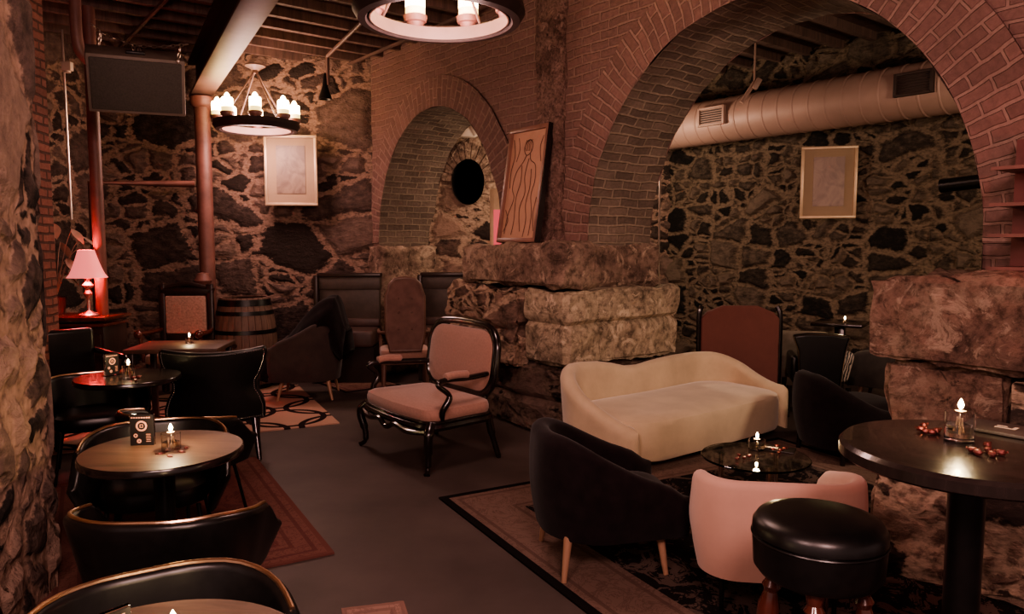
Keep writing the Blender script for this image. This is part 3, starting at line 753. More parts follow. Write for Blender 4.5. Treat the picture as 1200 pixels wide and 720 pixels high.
def oriental(w, d, blackw, bandw, field, fieldpat, band, bandpat, edgec):
    def fn(nt, uv, u, v):
        e = edge_dist(nt, u, v, w, d)
        n = N(nt, 'TexNoise', i_Scale=4.5, i_Detail=5.0, i_Distortion=1.6, i_Roughness=.6); nt.links.new(uv, n.inputs['Vector'])
        v1 = N(nt, 'TexVoronoi', feature='SMOOTH_F1', i_Scale=7.0); nt.links.new(uv, v1.inputs['Vector'])
        wv = N(nt, 'TexVoronoi', feature='DISTANCE_TO_EDGE', i_Scale=5.0); nt.links.new(n.outputs['Color'], wv.inputs['Vector'])
        pf = mth(nt, 'GREATER_THAN', mth(nt, 'ADD', n.outputs[0], mth(nt, 'MULTIPLY', wv.outputs['Distance'], .5)), .60)
        pf2 = mth(nt, 'LESS_THAN', v1.outputs['Distance'], .17)
        fcol = mix(nt, mth(nt, 'MAXIMUM', pf, mth(nt, 'MULTIPLY', pf2, .6)), field, fieldpat)
        bf = mth(nt, 'MULTIPLY', mth(nt, 'LESS_THAN', wv.outputs['Distance'], .05), .6)
        bcol = mix(nt, bf, band, bandpat)
        col = mix(nt, mth(nt, 'GREATER_THAN', e, blackw+bandw), bcol, fcol)
        for (x, wd) in ((blackw+.05, .012), (blackw+bandw-.05, .012)):
            ln = mth(nt, 'LESS_THAN', mth(nt, 'ABSOLUTE', mth(nt, 'SUBTRACT', e, x)), wd)
            col = mix(nt, mth(nt, 'MULTIPLY', ln, .7), col, bandpat)
        return mix(nt, mth(nt, 'LESS_THAN', e, blackw), col, edgec)
    return fn
o1 = Vector(F(514, 585)); e1 = Vector(F(690, 722)); e2 = Vector(F(612, 570))
ux = (e1-o1).normalized(); uy = (e2-o1).normalized()
uy = Vector((-ux.y, ux.x))
rug('oriental_rug', o1, ux, uy, 3.6, 3.1, rugmat('oriental', oriental(3.6, 3.1, .05, .36, (.012, .009, .009), (.10, .07, .06), (.16, .105, .085), (.09, .055, .046), (.008, .006, .006))),
    'large dark patterned rug with beige border and black edge under the cream sofa')
r1 = Vector(F(300, 537)); r2 = Vector(F(392, 650)); 
ux = (r2-r1).normalized(); uy = Vector((ux.y, -ux.x))
rug('runner_rug', r1, ux, uy, (r2-r1).length, 1.35, rugmat('red_runner', oriental((r2-r1).length, 1.35, .03, .2, (.15, .06, .05), (.11, .045, .04), (.17, .08, .066), (.10, .04, .036), (.14, .06, .05))),
    'faded red rug under the round tables along the left')
def trellis(nt, uv, u, v):
    col = (.42, .26, .2)
    cols = col
    for (cu, cv) in ((0, 0), (.5, .5)):
        fu = mth(nt, 'SUBTRACT', mth(nt, 'FRACT', mth(nt, 'ADD', mth(nt, 'DIVIDE', u, .8), cu)), .5); fv = mth(nt, 'SUBTRACT', mth(nt, 'FRACT', mth(nt, 'ADD', mth(nt, 'DIVIDE', v, .8), cv)), .5)
        r = mth(nt, 'SQRT', mth(nt, 'ADD', mth(nt, 'MULTIPLY', fu, fu), mth(nt, 'MULTIPLY', fv, fv)))
        ln = mth(nt, 'LESS_THAN', mth(nt, 'ABSOLUTE', mth(nt, 'SUBTRACT', r, .42)), .035); cols = mix(nt, ln, cols, (.02, .012, .012))
    return cols
t1 = Vector(F(398, 497)); t2 = Vector(F(345, 449)); ux = (t2-t1).normalized(); uy = Vector((-ux.y, ux.x))
rug('trellis_rug', t1, ux, uy, 2.1, 2.3, rugmat('trellis', trellis), 'cream rug with black curved trellis lines in front of the barrel')
g1 = Vector(F(395, 437)); g2 = Vector(F(445, 450)) 
rug('striped_rug', F(470, 452), (-.8, 1), (-1, -.8), .8, .7, rugmat('brownrug', oriental(.8, .7, .03, .1, (.16, .09, .07), (.1, .05, .04), (.2, .11, .09), (.1, .05, .04), (.03, .02, .02))), 'small brown rug at the foot of the tall backed chair')
rug('door_mat', F(400, 716), (1, .25), (.3, -1), .28, .5, rugmat('tanmat', oriental(.28, .5, .01, .05, (.3, .19, .15), (.2, .12, .1), (.32, .2, .16), (.2, .12, .1), (.25, .15, .12))), 'corner of a small tan mat on the bare floor')

# ------------------------------------------------------------------ tables
def round_table(loc, r, h, topm, label, edge=m_lacquer, name='round_table', thick=.035):
    t = thing(name, label, 'table', loc)
    bm = BM(); lathe(bm, [(r-.006, h-thick), (r, h-thick+.006), (r, h-.006), (r-.004, h-.001)], 72); obj('table_edge', bm, edge, t)
    bm = BM(); lathe(bm, [(r-.012, h-.004), (r-.006, h), (r-.05, h+.0015)], 72); obj('tabletop', bm, topm, t)
    bm = BM(); lathe(bm, [(.09, h-thick-.012), (.045, h-thick-.03), (.038, .08), (.05, .04)], 24); lathe(bm, [(.16, h-thick-.012), (.16, h-thick)], 24); obj('pedestal', bm, m_blackmetal, t)
    bm = BM(); lathe(bm, [(.24, 0), (.24, .012), (.2, .025), (.05, .045)], 36); obj('base', bm, m_blackmetal, t)
    return t
T1 = F(191, 528, .74); T2 = F(150, 441, .74); T3 = F(245, 702, .74); T3 = (T3[0], T3[1]-.345)
round_table((*T1, .012), .335, .735, m_top, 'brown topped round table with black edge holding menu and lit candle, above the red rug')
round_table(T2, .335, .74, m_topdark, 'dark round table reflecting red light, nearest the lamp cabinet')
round_table(T3, .35, .74, m_top, 'brown round table cut off by the bottom of the picture')
TB = F(1136, 524, 1.03)
bt_ = thing('bar_table', 'tall black round bar table before the near stone pier', 'table', TB)
h = 1.03; r = .365
bm = BM(); lathe(bm, [(r-.012, h-.05), (r, h-.042), (r, h-.012), (r-.012, h), (r-.05, h+.001)], 96); obj('tabletop', bm, m_topdark, bt_)
bm = BM(); lathe(bm, [(.1, h-.052), (.052, h-.075), (.05, .06)], 28); obj('post', bm, m_blackmetal, bt_)
bm = BM(); lathe(bm, [(.25, 0), (.25, .015), (.2, .03), (.06, .06)], 36); obj('base', bm, m_blackmetal, bt_)
# wooden back table
TW = F(213, 404, .74)
tt = thing('side_table', 'square brown wooden table with lit candle before the pale backed chair', 'table', TW, .1)
bm = BM(); box(bm, (0, 0, .72), (.78, .6, .04), bev=.008); obj('tabletop', bm, m_top, tt)
for sx in (-1, 1):
    for sy in (-1, 1): bm = BM(); box(bm, (sx*.34, sy*.25, .35), (.05, .05, .70), bev=.006); obj('leg', bm, m_darkwood, tt)
# glass coffee table
TG = F(885, 537, .43)
tg = thing('glass_coffee_table', 'low round glass coffee table with shiny legs before the cream sofa', 'table', (*TG, .012))
bm = BM(); lathe(bm, [(.296, .418), (.3, .422), (.3, .426), (.296, .43)], 64); obj('glass_top', bm, glass('tabletop_glass', (.75, .8, .76), .02), tg)
for k in range(3):
    a = .6+k*2*PI/3
    bm = BM(); lathe(bm, [(.018, 0), (.015, .01), (.015, .405), (.024, .408), (.024, .417)], 16, (.19*math.cos(a), .19*math.sin(a), 0)); obj('leg', bm, m_chrome, tg)
bm = BM(); lathe(bm, [(.22, .15), (.22, .156)], 48); obj('lower_shelf', bm, glass('smoked_glass', (.3, .3, .3), .03), tg)
TS = F(985, 377, .82)
ts = thing('tall_side_table', 'small dark table with lit candle in the back room beside the near pier', 'table', TS, -.6)
bm = BM(); box(bm, (0, 0, .80), (.5, .5, .035), bev=.006); obj('tabletop', bm, m_lacquer, ts)
bm = BM(); box(bm, (0, 0, .4), (.1, .1, .78), bev=.01); box(bm, (0, 0, .02), (.4, .4, .035), bev=.008); obj('pedestal', bm, m_lacquer, ts)

# ------------------------------------------------------------------ candles
def candle(loc, label, r=.04, h=.085, power=2.4):
    t = thing('candle_jar', label, 'candle', loc, random.random()*3, 'clear glass table candles')
    bm = BM(); lathe(bm, [(r-.004, 0), (r, .003), (r, h), (r-.0025, h), (r-.003, .012), (.002, .01)], 32); obj('glass_cup', bm, m_glass, t, 50)
    bm = BM(); lathe(bm, [(r-.0045, .0135), (r-.0045, h*.55)], 28); obj('lamp_oil', bm, m_liquid, t)
    bm = BM(); lathe(bm, [(r*.35, h+.001), (r*.38, h+.004), (r*.15, h+.006)], 20); tube(bm, [(0, 0, .02), (.004, 0, h+.01)], .0025, 6)
    tube(bm, [(-.014, 0, h*.3), (-.01, .002, h*.8)], .0035, 6); tube(bm, [(.017, 0, h*.3), (.01, .002, h*.8)], .0035, 6); obj('wick_holder', bm, m_frame, t)
    bm = BM(); lathe(bm, [(.001, h+.008), (.006, h+.014), (.009, h+.022), (.006, h+.032), (.001, h+.042)], 14); obj('flame', bm, m_flame, t)
    ld = bpy.data.lights.new('candle_light', 'POINT'); ld.energy = power; ld.color = (1, .72, .38); ld.shadow_soft_size = .02
    lo = bpy.data.objects.new('candle_light', ld); C.objects.link(lo); lo.location = (loc[0], loc[1], loc[2]+h+.07)
    return t
def on(px, py, z): a = F(px, py, z); return (a[0], a[1], z)
candle(on(201, 530, .738), 'lit glass candle beside the menu on the brown round table')
candle(on(151, 443, .742), 'lit glass candle on the dark round table near the lamp', power=1.2)
candle(on(222, 402, .742), 'lit glass candle on the square table before the pale backed chair', r=.035, h=.05, power=1.0)
candle(on(205, 782, .742), 'lit glass candle at the bottom edge of the picture', power=1.2)
candle(on(1124, 516, 1.032), 'lit glass candle on the tall black bar table', r=.043, h=.09, power=1.2)
candle(on(887, 527, .444), 'lit chunky glass candle on the glass coffee table', r=.05, h=.06, power=1.6)
candle(on(990, 380, .819), 'lit glass candle on the small table in the back room', r=.035, h=.04, power=1.0)

# candies
def sweet():
    t = thing('wrapped_candy', '', 'candy', (0, 0, 0), 0)
    bm = BM(); lathe(bm, [(.001, -.009), (.009, -.007), (.0125, 0), (.009, .007), (.001, .009)], 12, (0, 0, .009), 1.15, .9); obj('candy_body', bm, m_foil, t)
    for s in (-1, 1):
        bm = BM(); a = bm.verts.new((s*.010, 0, .010)); vs = [bm.verts.new((s*.018, q*.006, .011+.003*((i % 2)*2-1)+.002)) for i, q in enumerate((-1, -.5, 0, .5, 1))]
        for i in range(4): bm.faces.new((a, vs[i], vs[i+1]))
        o = obj('wrapper_end', bm, m_foil, t); o.modifiers.new('s', 'SOLIDIFY').thickness = .0008
    return t
sw0 = sweet(); used = [False]
def candies(spots, z, label, group):
    for i, (px, py) in enumerate(spots):
        a = F(px, py, z+.008); loc = (a[0], a[1], z+.0005); rz = random.random()*6
        if not used[0]: sw0.location = loc; sw0.rotation_euler = (0, 0, rz); sw0['label'] = label; sw0['group'] = group; used[0] = True
        else: dup(sw0, loc, rz, label, group)
candies([(1079, 503), (1085, 506), (1092, 507), (1098, 505), (1083, 499)], 1.031, 'red foil sweet in the cluster left of the bar table candle', 'sweets left of the bar candle')
candies([(1140, 528), (1146, 531), (1158, 528), (1163, 533), (1157, 522), (1173, 531)], 1.031, 'red foil sweet in the cluster right of the bar table candle', 'sweets right of the bar candle')
candies([(188, 533), (199, 536), (213, 531), (206, 527), (218, 526), (195, 530)], .738, 'shiny wrapped sweet in front of the candle on the brown table', 'sweets on the brown table')
candies([(156, 443), (162, 442), (159, 446)], .7415, 'wrapped sweet beside the candle on the dark round table', 'sweets on the dark table')
candies([(866, 534), (872, 537), (878, 535), (864, 538)], .443, 'red sweet left of the candle on the glass table', 'sweets left of the glass table candle')
candies([(906, 527), (911, 523), (915, 528), (920, 526), (913, 531)], .443, 'red sweet right of the candle on the glass table', 'sweets right of the glass table candle')
# menus
def menu_stand(loc, rz, label):
    t = thing('menu_stand', label, 'menu', loc, rz)
    bm = BM(); box(bm, (0, 0, .075), (.105, .012, .15), bev=.002); box(bm, (0, 0, .002), (.105, .06, .004)); obj('acrylic_holder', bm, m_glass, t)
    bm = BM(); box(bm, (0, -.0095, .078), (.098, .003, .14)); c = obj('menu_card', bm, m_menu, t)
    bm = BM(); y = -.0125
    def disc(cx, cz, r0, r1):
        n = 28; vs = [[bm.verts.new((cx+r*math.cos(2*PI*k/n), y, cz+r*math.sin(2*PI*k/n))) for k in range(n)] for r in (r0, r1)]; bridge(bm, vs[0], vs[1])
    disc(.0, .098, .016, .024); 
    for z in (.092, .104): box(bm, (0, y, z), (.014, .0005, .003))
    for x in (-.006, .006): box(bm, (x, y, .098), (.003, .0005, .014))
    for i in range(8): box(bm, (-.04+i*.0105, y, .136), (.007, .0005, .006))
    for i in range(5): box(bm, (.028, y, .06-i*.008), (.02-.003*(i % 2), .0005, .0025))
    disc(-.026, .055, .004, .009); disc(-.012, .03, .003, .01)
    obj('printed_logo', bm, M('menu_print', (.5, .25, .2), .6), c, -1)
    return t
menu_stand(on(168, 524, .7385), .12, 'upright black menu in clear holder on the brown round table')
menu_stand(on(131, 440, .7415), 1.1, 'upright black menu on the dark round table near the lamp')
menu_stand(on(125, 800, .742), .9, 'corner of a menu holder on the bottom edge table')
t = thing('menu_book', 'flat black menu folder with pale print on the bar table', 'menu', on(1180, 506, 1.032), -.9)
bm = BM(); box(bm, (0, 0, .006), (.23, .16, .01), bev=.002); obj('cover', bm, M('charcoal_cover', (.05, .04, .038), .5), t)
bm = BM(); box(bm, (-.01, -.005, .0118), (.05, .012, .0006)); box(bm, (.02, .01, .0118), (.012, .04, .0006)); box(bm, (-.02, .02, .0118), (.03, .01, .0006)); obj('printed_logo', bm, m_paper, t)
t = thing('menu_book', 'flat black menu lying on the right side of the glass table', 'menu', (TG[0]+.17, TG[1]+.13, .4425), -.5)
bm = BM(); box(bm, (0, 0, .004), (.2, .12, .006), bev=.002); obj('cover', bm, m_menu, t)
bm = BM(); box(bm, (-.03, 0, .0078), (.07, .025, .0006)); obj('printed_logo', bm, m_paper, t)

# ------------------------------------------------------------------ seating
def legs4(t, pts, r0, r1, mat):
    for (a, b) in pts: bm = BM(); tube(bm, [a, b], [r0, r1], 14); obj('leg', bm, mat, t)
def sm(a, b, x): x = min(1, max(0, (x-a)/(b-a))); return x*x*(3-2*x)
def bucket():
    t = thing('bucket_chair', '', 'chair', (0, 0, 0), 0)
    p = upath(.57, .46, .22, 8, .0)
    zt = lambda u: .69-.05*(1-sm(.1, .36, min(u, 1-u)))-.13*(1-sm(0, .14, min(u, 1-u)))
    bm = BM(); shell(bm, p, .34, zt, .045, .07, 6, .0); obj('backrest', bm, m_black, t)
    # brass trim along the rim
    bm = BM(); pts = []
    P = [Vector((q[0], q[1], 0)) for q in p]; acc = [0]
    for i in range(1, len(P)): acc.append(acc[-1]+(P[i]-P[i-1]).length)
    for i in range(len(P)):
        u = acc[i]/acc[-1]; tt_ = (P[min(i+1, len(P)-1)]-P[max(i-1, 0)]).normalized(); nr = Vector((-tt_.y, tt_.x, 0))
        if .12 < u < .88: pts.append(P[i]+nr*(.07-.0225)+Vector((0, 0, zt(u)+.001)))
    tube(bm, pts, .008, 8); obj('brass_trim', bm, m_brass, t)
    bm = BM(); pad(bm, rrect(.5, .5, .17, 6, (0, -.02)), .36, .46, .03, .02); obj('seat', bm, m_black, t)
    legs4(t, [((sx*.2, sy*.19, .36), (sx*.25, sy*.25, 0)) for sx in (-1, 1) for sy in (-1, 1)], .011, .009, m_blackmetal)
    return t
bc = bucket(); GRP = 'black bucket chairs with brass rims at the round tables'
bc.location = (-1.3, 2.74, 0); bc.rotation_euler = (0, 0, PI+.05); bc['group'] = GRP
bc['label'] = 'black bucket chair with its back to us tucked under the brown round table'
dup(bc, (-.93, 1.86, 0), .55, 'black bucket chair nearest us with gold rim curving at the bottom left', GRP)
dup(bc, (-1.80, 3.66, .012), .35, 'black bucket chair behind the brown round table facing us', GRP)
dup(bc, (-1.95, 4.28, 0), PI-.3, 'black bucket chair with its back to us in front of the dark round table', GRP)
dup(bc, (-2.98, 5.2, 0), .5, 'black bucket chair behind the dark round table facing us', GRP)

# studded wing back chair
t = thing('studded_armchair', 'black leather chair with silver nailheads seen from behind near the barrel', 'armchair', (-2.32, 5.75, 0), PI+.30)
w = .34
def wingz(u): return .44
bm = BM()
# back: outline in x-z with waist, curved in plan
rowz = [.30, .40, .48, .54, .60, .68, .76, .83, .865]; roww = [.36, .36, .335, .30, .30, .345, .375, .385, .37]
def backpt(u, z, wd, off):
    x = wd*(2*u-1); y = .24-.10*(2*u-1)**2+(z-.3)*.10+off; dz = -.03*(1-(2*u-1)**2)*sm(.6, .87, z); return Vector((x, y, z+dz))
nU = 18; fr = []; bk = []
for z, wd in zip(rowz, roww):
    fr.append([bm.verts.new(backpt(i/nU, z, wd, -.045)) for i in range(nU+1)]); bk.append([bm.verts.new(backpt(i/nU, z, wd, .045)) for i in range(nU+1)])
for A in (fr, bk):
    for j in range(len(A)-1):
        for i in range(nU): bm.faces.new((A[j][i], A[j][i+1], A[j+1][i+1], A[j+1][i]))
for j in range(len(fr)-1):
    for i in (0, nU): bm.faces.new((fr[j][i], fr[j+1][i], bk[j+1][i], bk[j][i]))
for j in (0, -1):
    for i in range(nU): bm.faces.new((fr[j][i], fr[j][i+1], bk[j][i+1], bk[j][i]))
bm2 = bm; bmesh.ops.recalc_face_normals(bm, faces=bm.faces)
o = obj('backrest', bm, m_black, t); md = o.modifiers.new('b', 'BEVEL'); md.width = .02; md.segments = 3; md.limit_method = 'ANGLE'
bm = BM()
prev = None
track = []
for k in range(40): track.append(backpt(.02, .32+(.85-.32)*k/39, 1, 0))
import bisect
def wat(z):
    for i in range(len(rowz)-1):
        if rowz[i] <= z <= rowz[i+1]: q = (z-rowz[i])/(rowz[i+1]-rowz[i]); return roww[i]*(1-q)+roww[i+1]*q
    return roww[-1]
for k in range(34):
    z = .31+.53*k/33
    for u in (.03, .97):
        q = backpt(u, z, wat(z), .048); bmesh.ops.create_icosphere(bm, subdivisions=1, radius=.006, matrix=Matrix.Translation(q))
for k in range(44):
    u = .03+.94*k/43
    for z in (.845, .315): q = backpt(u, z, wat(z), .048); bmesh.ops.create_icosphere(bm, subdivisions=1, radius=.006, matrix=Matrix.Translation(q))
obj('nailheads', bm, m_chrome, t)
for s in (-1, 1):
    bm = BM()
    pts = spline([(s*.26, .18, .62), (s*.27, .05, .6), (s*.27, -.15, .58), (s*.27, -.24, .52), (s*.27, -.24, .34)], 6); tube(bm, pts, .04, 12)
    box(bm, (s*.27, -.02, .42), (.06, .44, .28), bev=.02); obj('armrest', bm, m_black, t)
bm = BM(); pad(bm, rrect(.56, .56, .06, 4, (0, -.03)), .28, .46, .04, .03); obj('seat', bm, m_black, t)
legs4(t, [((sx*.28, .22, .3), (sx*.31, .33, 0)) for sx in (-1, 1)]+[((sx*.28, -.24, .3), (sx*.28, -.25, 0)) for sx in (-1, 1)], .03, .018, m_lacquer)

# tub armchairs
def tub(name, label, loc, rz, mat, leg, w=.66, d=.64, hb=.70, ha=.52, th=.1, zb=.16, flare=.03, legr=(.024, .013), legh=.2, splay=.05, seatz=.42, seatmat=None, har=None, dr=.40, rad=.44):
    t = thing(name, label, 'armchair', loc, rz)
    p = upath(w, d, min(w, d)*rad, 12, .03)
    hr = ha if har is None else har
    zt = lambda u: hb-(hb-ha)*(1-sm(.0, dr, u))-(hb-hr)*(1-sm(.0, dr, 1-u))-.05*(1-sm(0, .05, min(u, 1-u)))
    bm = BM(); shell(bm, p, zb, zt, th, flare, 7, .02); obj('backrest', bm, mat, t)
    bm = BM(); pad(bm, rrect(w-th*1.6, d-.06, .12, 6, (0, -.06)), zb+.01, seatz, .04, .02); obj('seat', bm, seatmat or mat, t)
    legs4(t, [((sx*(w/2-.1), sy*(d/2-.1), legh), (sx*(w/2-.1+splay), sy*(d/2-.1+splay), 0)) for sx in (-1, 1) for sy in (-1, 1)], legr[0], legr[1], leg)
    return t
lA = Vector(F(668, 681)); lB = Vector(F(788, 668)); lC = Vector(F(624, 643))
ctr = (lB+lC)/2
tub('tub_armchair', 'black velvet tub armchair with pale wooden legs on the rug edge before the sofa', (ctr.x+.0, ctr.y, .012), math.radians(100), m_blackcloth, m_legwood, w=.66, d=.66, hb=.71, ha=.46, har=.48, th=.1, zb=.2, legh=.24, splay=.03, seatz=.38)
tub('tub_armchair', 'pale pink tub armchair seen from behind at the glass table', (1.20, 3.33, .012), math.radians(172), m_pinkvel, m_blackmetal, w=.68, d=.56, hb=.625, ha=.54, har=.40, dr=.26, rad=.30, th=.07, zb=.18, flare=.03, legr=(.013, .01), legh=.22, splay=.0, seatz=.38)
k1 = Vector(F(325, 474)); k2 = Vector(F(386, 466))
kc = (k1+k2)/2+Vector((0, .2))
tub('tub_armchair', 'dark brown tub chair with pale legs and a black coat over its back', (kc.x, kc.y, .012), math.radians(-84), M('brown_cloth', (.045, .028, .025), .9, sheen=.1), m_legwood, w=.62, d=.66, hb=.88, ha=.62, th=.09, zb=.2, legh=.22)
# coat draped over it
bm = BM()
import functools
nx, ny = 30, 26
top = []
def coat(u, v):
    # u: from the seat front to the back of the chair ; v across
    x = -.42+.86*u; y = (v-.5)*.62
    h = .50+.58*sm(0, .82, u)-.25*sm(.86, 1.0, u)*1.4-(2*abs(v-.5))**3*.28
    return Vector((x, y, h+.03*noise.noise(Vector((u*5, v*5, 3)))+.012*math.sin(v*26)))
gridface(bm, coat, nx, ny, lambda u, v: (u, v))
gridface(bm, lambda u, v: Vector((coat(u, 0 if v < .5 else 1).x, coat(u, 0).y if v < .5 else coat(u, 1).y, coat(u, 0).z-.18*v)), nx, 1, lambda u, v: (u, v)) if False else None
o = obj('draped_coat', bm, m_blackcloth, loc=(kc.x, kc.y, .012)); md = o.modifiers.new('s', 'SOLIDIFY'); md.thickness = .16; md.offset = -1
tag(o, 'black coat heaped over the brown tub chair', 'coat')

# open-arm carved armchair
t = thing('carved_armchair', 'wide dusty pink armchair with black carved frame and open arms', 'armchair', (-.66, 5.72, 0), WA)
W_, D_ = 1.02, .58
out = [(x*1.0, y) for x, y in rrect(W_, D_, .09, 5)]
out = [(x*(1-.08*(y+D_/2)/D_), y-.05*(1-(2*x/W_)**2)*(y < 0)) for x, y in out]
bm = BM(); pad(bm, out, .36, .47, .04, .035); obj('seat', bm, m_cloth_pink, t)
bm = BM()
for k in range(len(out)): pass
rail = [Vector((x*1.0, y, .335)) for x, y in out]
tube(bm, rail, .03, 8, closed=True); tube(bm, [r+Vector((0, 0, .035)) for r in rail], .014, 8, closed=True)
fr_ = [(-W_/2+.02, -D_/2-.02, .31), (-.3, -D_/2-.07, .29), (-.12, -D_/2-.075, .31), (0, -D_/2-.08, .27), (.12, -D_/2-.075, .31), (.3, -D_/2-.07, .29), (W_/2-.02, -D_/2-.02, .31)]
tube(bm, spline(fr_, 6), .02, 8); obj('seat_frame', bm, m_lacquer, t)
for sx in (-1, 1):
    bm = BM(); tube(bm, spline([(sx*(W_/2-.03), -D_/2+.02, .36), (sx*(W_/2+.015), -D_/2-.03, .28), (sx*(W_/2-.02), -D_/2-.01, .14), (sx*(W_/2-.025), -D_/2-.01, .05), (sx*(W_/2+.005), -D_/2-.04, .012)], 6), [.036]*6+[.032]*6+[.024]*6+[.017]*6+[.024], 12); obj('leg', bm, m_lacquer, t)
    bm = BM(); tube(bm, spline([(sx*(W_/2-.07), D_/2-.03, .36), (sx*(W_/2-.065), D_/2+.01, .18), (sx*(W_/2-.06), D_/2+.07, .0)], 6), [.03]*6+[.022]*6+[.016], 10); obj('leg', bm, m_lacquer, t)
    bm = BM()
    tube(bm, spline([(sx*(W_/2-.05), -D_/2+.12, .37), (sx*(W_/2+.02), -D_/2+.09, .46), (sx*(W_/2+.03), -D_/2+.14, .56), (sx*(W_/2+.02), -D_/2+.05, .65), (sx*(W_/2+.0), -D_/2+.15, .675), (sx*(W_/2-.02), -D_/2+.32, .665), (sx*(W_/2-.09), D_/2-.02, .66)], 6), [.024]*12+[.02]*12+[.022]*12+[.02], 10)
    ar = obj('armrest', bm, m_lacquer, t)
    bm = BM(); tube(bm, spline([(sx*(W_/2+.0), -D_/2+.12, .69), (sx*(W_/2-.005), -D_/2+.2, .70), (sx*(W_/2-.02), -D_/2+.34, .69)], 6), [.012]+[.03]*11+[.012], 12); obj('arm_pad', bm, m_cloth_pink, ar)
# back: rounded rectangle panel, tilted
bw, bh = .90, .48
pan = rrect(bw, bh, .16, 7)
bm = BM(); pad(bm, pan, -.03, .03, .02, .02); ol = obj('backrest', bm, m_cloth_pink, t); ol.rotation_euler = (math.radians(82), 0, 0); ol.location = (0, D_/2+.03, .74)
bm = BM(); pn = [Vector((x*1.04, y*1.06+(.035*(1-(2*x/bw)**2) if y > 0 else 0), .0)) for x, y in pan]; tube(bm, pn, .03, 10, closed=True); tube(bm, [Vector((v.x*.97, v.y*.96, .022)) for v in pn], .012, 6, closed=True)
tube(bm, [(-.36, -.22, 0), (-.38, -.42, .0)], .026, 8); tube(bm, [(.36, -.22, 0), (.38, -.42, .0)], .026, 8)
ob = obj('back_frame', bm, m_lacquer, t); ob.rotation_euler = (math.radians(82), 0, 0); ob.location = (0, D_/2+.03, .74)

# tall back chair
tc_ = F(470, 440)
t = thing('tall_armchair', 'narrow high backed chair with brown frame and arms before the bench', 'armchair', (-1.21, 8.25, 0), PI+.2)
m_tan = M('tan_wood', (.16, .085, .065), .45); m_rose = M('rose_cloth', (.17, .095, .08), .9)
outl = []
def tallp(w, z0, z1, k=1):
    pts = [(-w*.82, z0), (w*.82, z0), (w, z0+.2), (w, z1-.2), (w*.86, z1-.12), (w*.8, z1-.07), (w*.5, z1-.01), (0, z1), (-w*.5, z1-.01), (-w*.8, z1-.07), (-w*.86, z1-.12), (-w, z1-.2), (-w, z0+.2)]
    return pts
def prism(bm, pts, y0, y1):
    a = [bm.verts.new((x, y0, z)) for x, z in pts]; b = [bm.verts.new((x, y1, z)) for x, z in pts]
    bridge(bm, a, b); bm.faces.new(a[::-1]); bm.faces.new(b)
bm = BM(); tube(bm, [Vector((x, .24, z)) for x, z in tallp(.20, .48, 1.27)], .024, 10, closed=True); obj('back_frame', bm, m_tan, t)
bm = BM(); prism(bm, tallp(.19, .49, 1.26), .215, .265); o = obj('backrest', bm, m_rose, t)
bm = BM()
for z in (1.05, .9, .72):
    for x in (-.07, .07): bmesh.ops.create_icosphere(bm, subdivisions=2, radius=.012, matrix=Matrix.Translation((x, .268, z)))
obj('button', bm, m_rose, t)
bm = BM(); pad(bm, rrect(.54, .5, .08, 4, (0, -.03)), .38, .48, .03, .02); obj('seat', bm, m_cloth_pink, t)
bm = BM(); box(bm, (0, -.03, .35), (.54, .5, .06), bev=.01); obj('seat_frame', bm, m_tan, t)
for s in (-1, 1):
    bm = BM(); tube(bm, spline([(s*.2, .22, .68), (s*.27, .05, .66), (s*.28, -.15, .66), (s*.26, -.2, .55), (s*.26, -.16, .38)], 6), .02, 8); obj('armrest', bm, m_tan, t)
legs4(t, [((sx*.23, sy*.2-.02, .34), (sx*.24, sy*.24-.02, 0)) for sx in (-1, 1) for sy in (-1, 1)], .026, .016, m_tan)

# benches
def bench(x0, x1, y, label, rz=0):
    w = x1-x0; t = thing('upholstered_bench', label, 'bench', ((x0+x1)/2, y, 0), rz)
    md_ = M('bench_leather', (.07, .04, .034), .5, var=.2); mg = M('bench_back', (.075, .055, .045), .55)
    bm = BM(); box(bm, (0, 0, .95), (w, .1, .5), bev=.02); box(bm, (0, .0, 1.16), (w+.02, .13, .16), bev=.02); obj('backrest', bm, mg, t)
    bm = BM(); box(bm, (0, .0, 1.26), (w+.04, .16, .05), bev=.01); box(bm, (-w/2-.02, -.05, .95), (.05, .2, .62), bev=.01); obj('top_rail', bm, m_darkwood, t)
    bm = BM(); box(bm, (0, -.28, .53), (w, .52, .2), bev=.04, seg=4); obj('seat', bm, md_, t)
    bm = BM(); box(bm, (0, -.25, .22), (w, .46, .42)); obj('base', bm, m_darkwood, t)
    bm = BM(); box(bm, (0, -.04, .68), (w, .12, .1), bev=.02); obj('lumbar_rail', bm, md_, t)
bench(-2.36, -1.62, 9.08, 'dark padded bench against the far stone wall behind the tall chair')
bench(-1.12, -.5, 9.25, 'end of a second dark bench in the opening of the smaller arch')
# barrel
bp_ = G(290, 400, 8.45)
t = thing('oak_barrel', 'old wooden barrel with iron hoops against the far stone wall', 'barrel', (bp_[0], 8.4, 0))
H = 1.04
def br(z): return .27+.075*math.sin(PI*min(1, max(0, z/H)))
bm = BM(); n = 28
prof = [(br(H*k/14), H*k/14) for k in range(15)]
for s in range(n):
    a0, a1 = 2*PI*(s+.03)/n, 2*PI*(s+.97)/n; rows = []
    for r, z in prof: rows.append([bm.verts.new((r*math.cos(a), r*math.sin(a), z)) for a in (a0, (a0+a1)/2, a1)]+[bm.verts.new(((r-.03)*math.cos(a), (r-.03)*math.sin(a), z)) for a in (a1, a0)])
    for i in range(14): bridge(bm, rows[i], rows[i+1])
    bm.faces.new(rows[0][::-1]); bm.faces.new(rows[-1])
obj('stave_shell', bm, wood('barrel_oak', (.1, .055, .042), (.21, .12, .09), .6, 5, (5, 5, .8)), t)
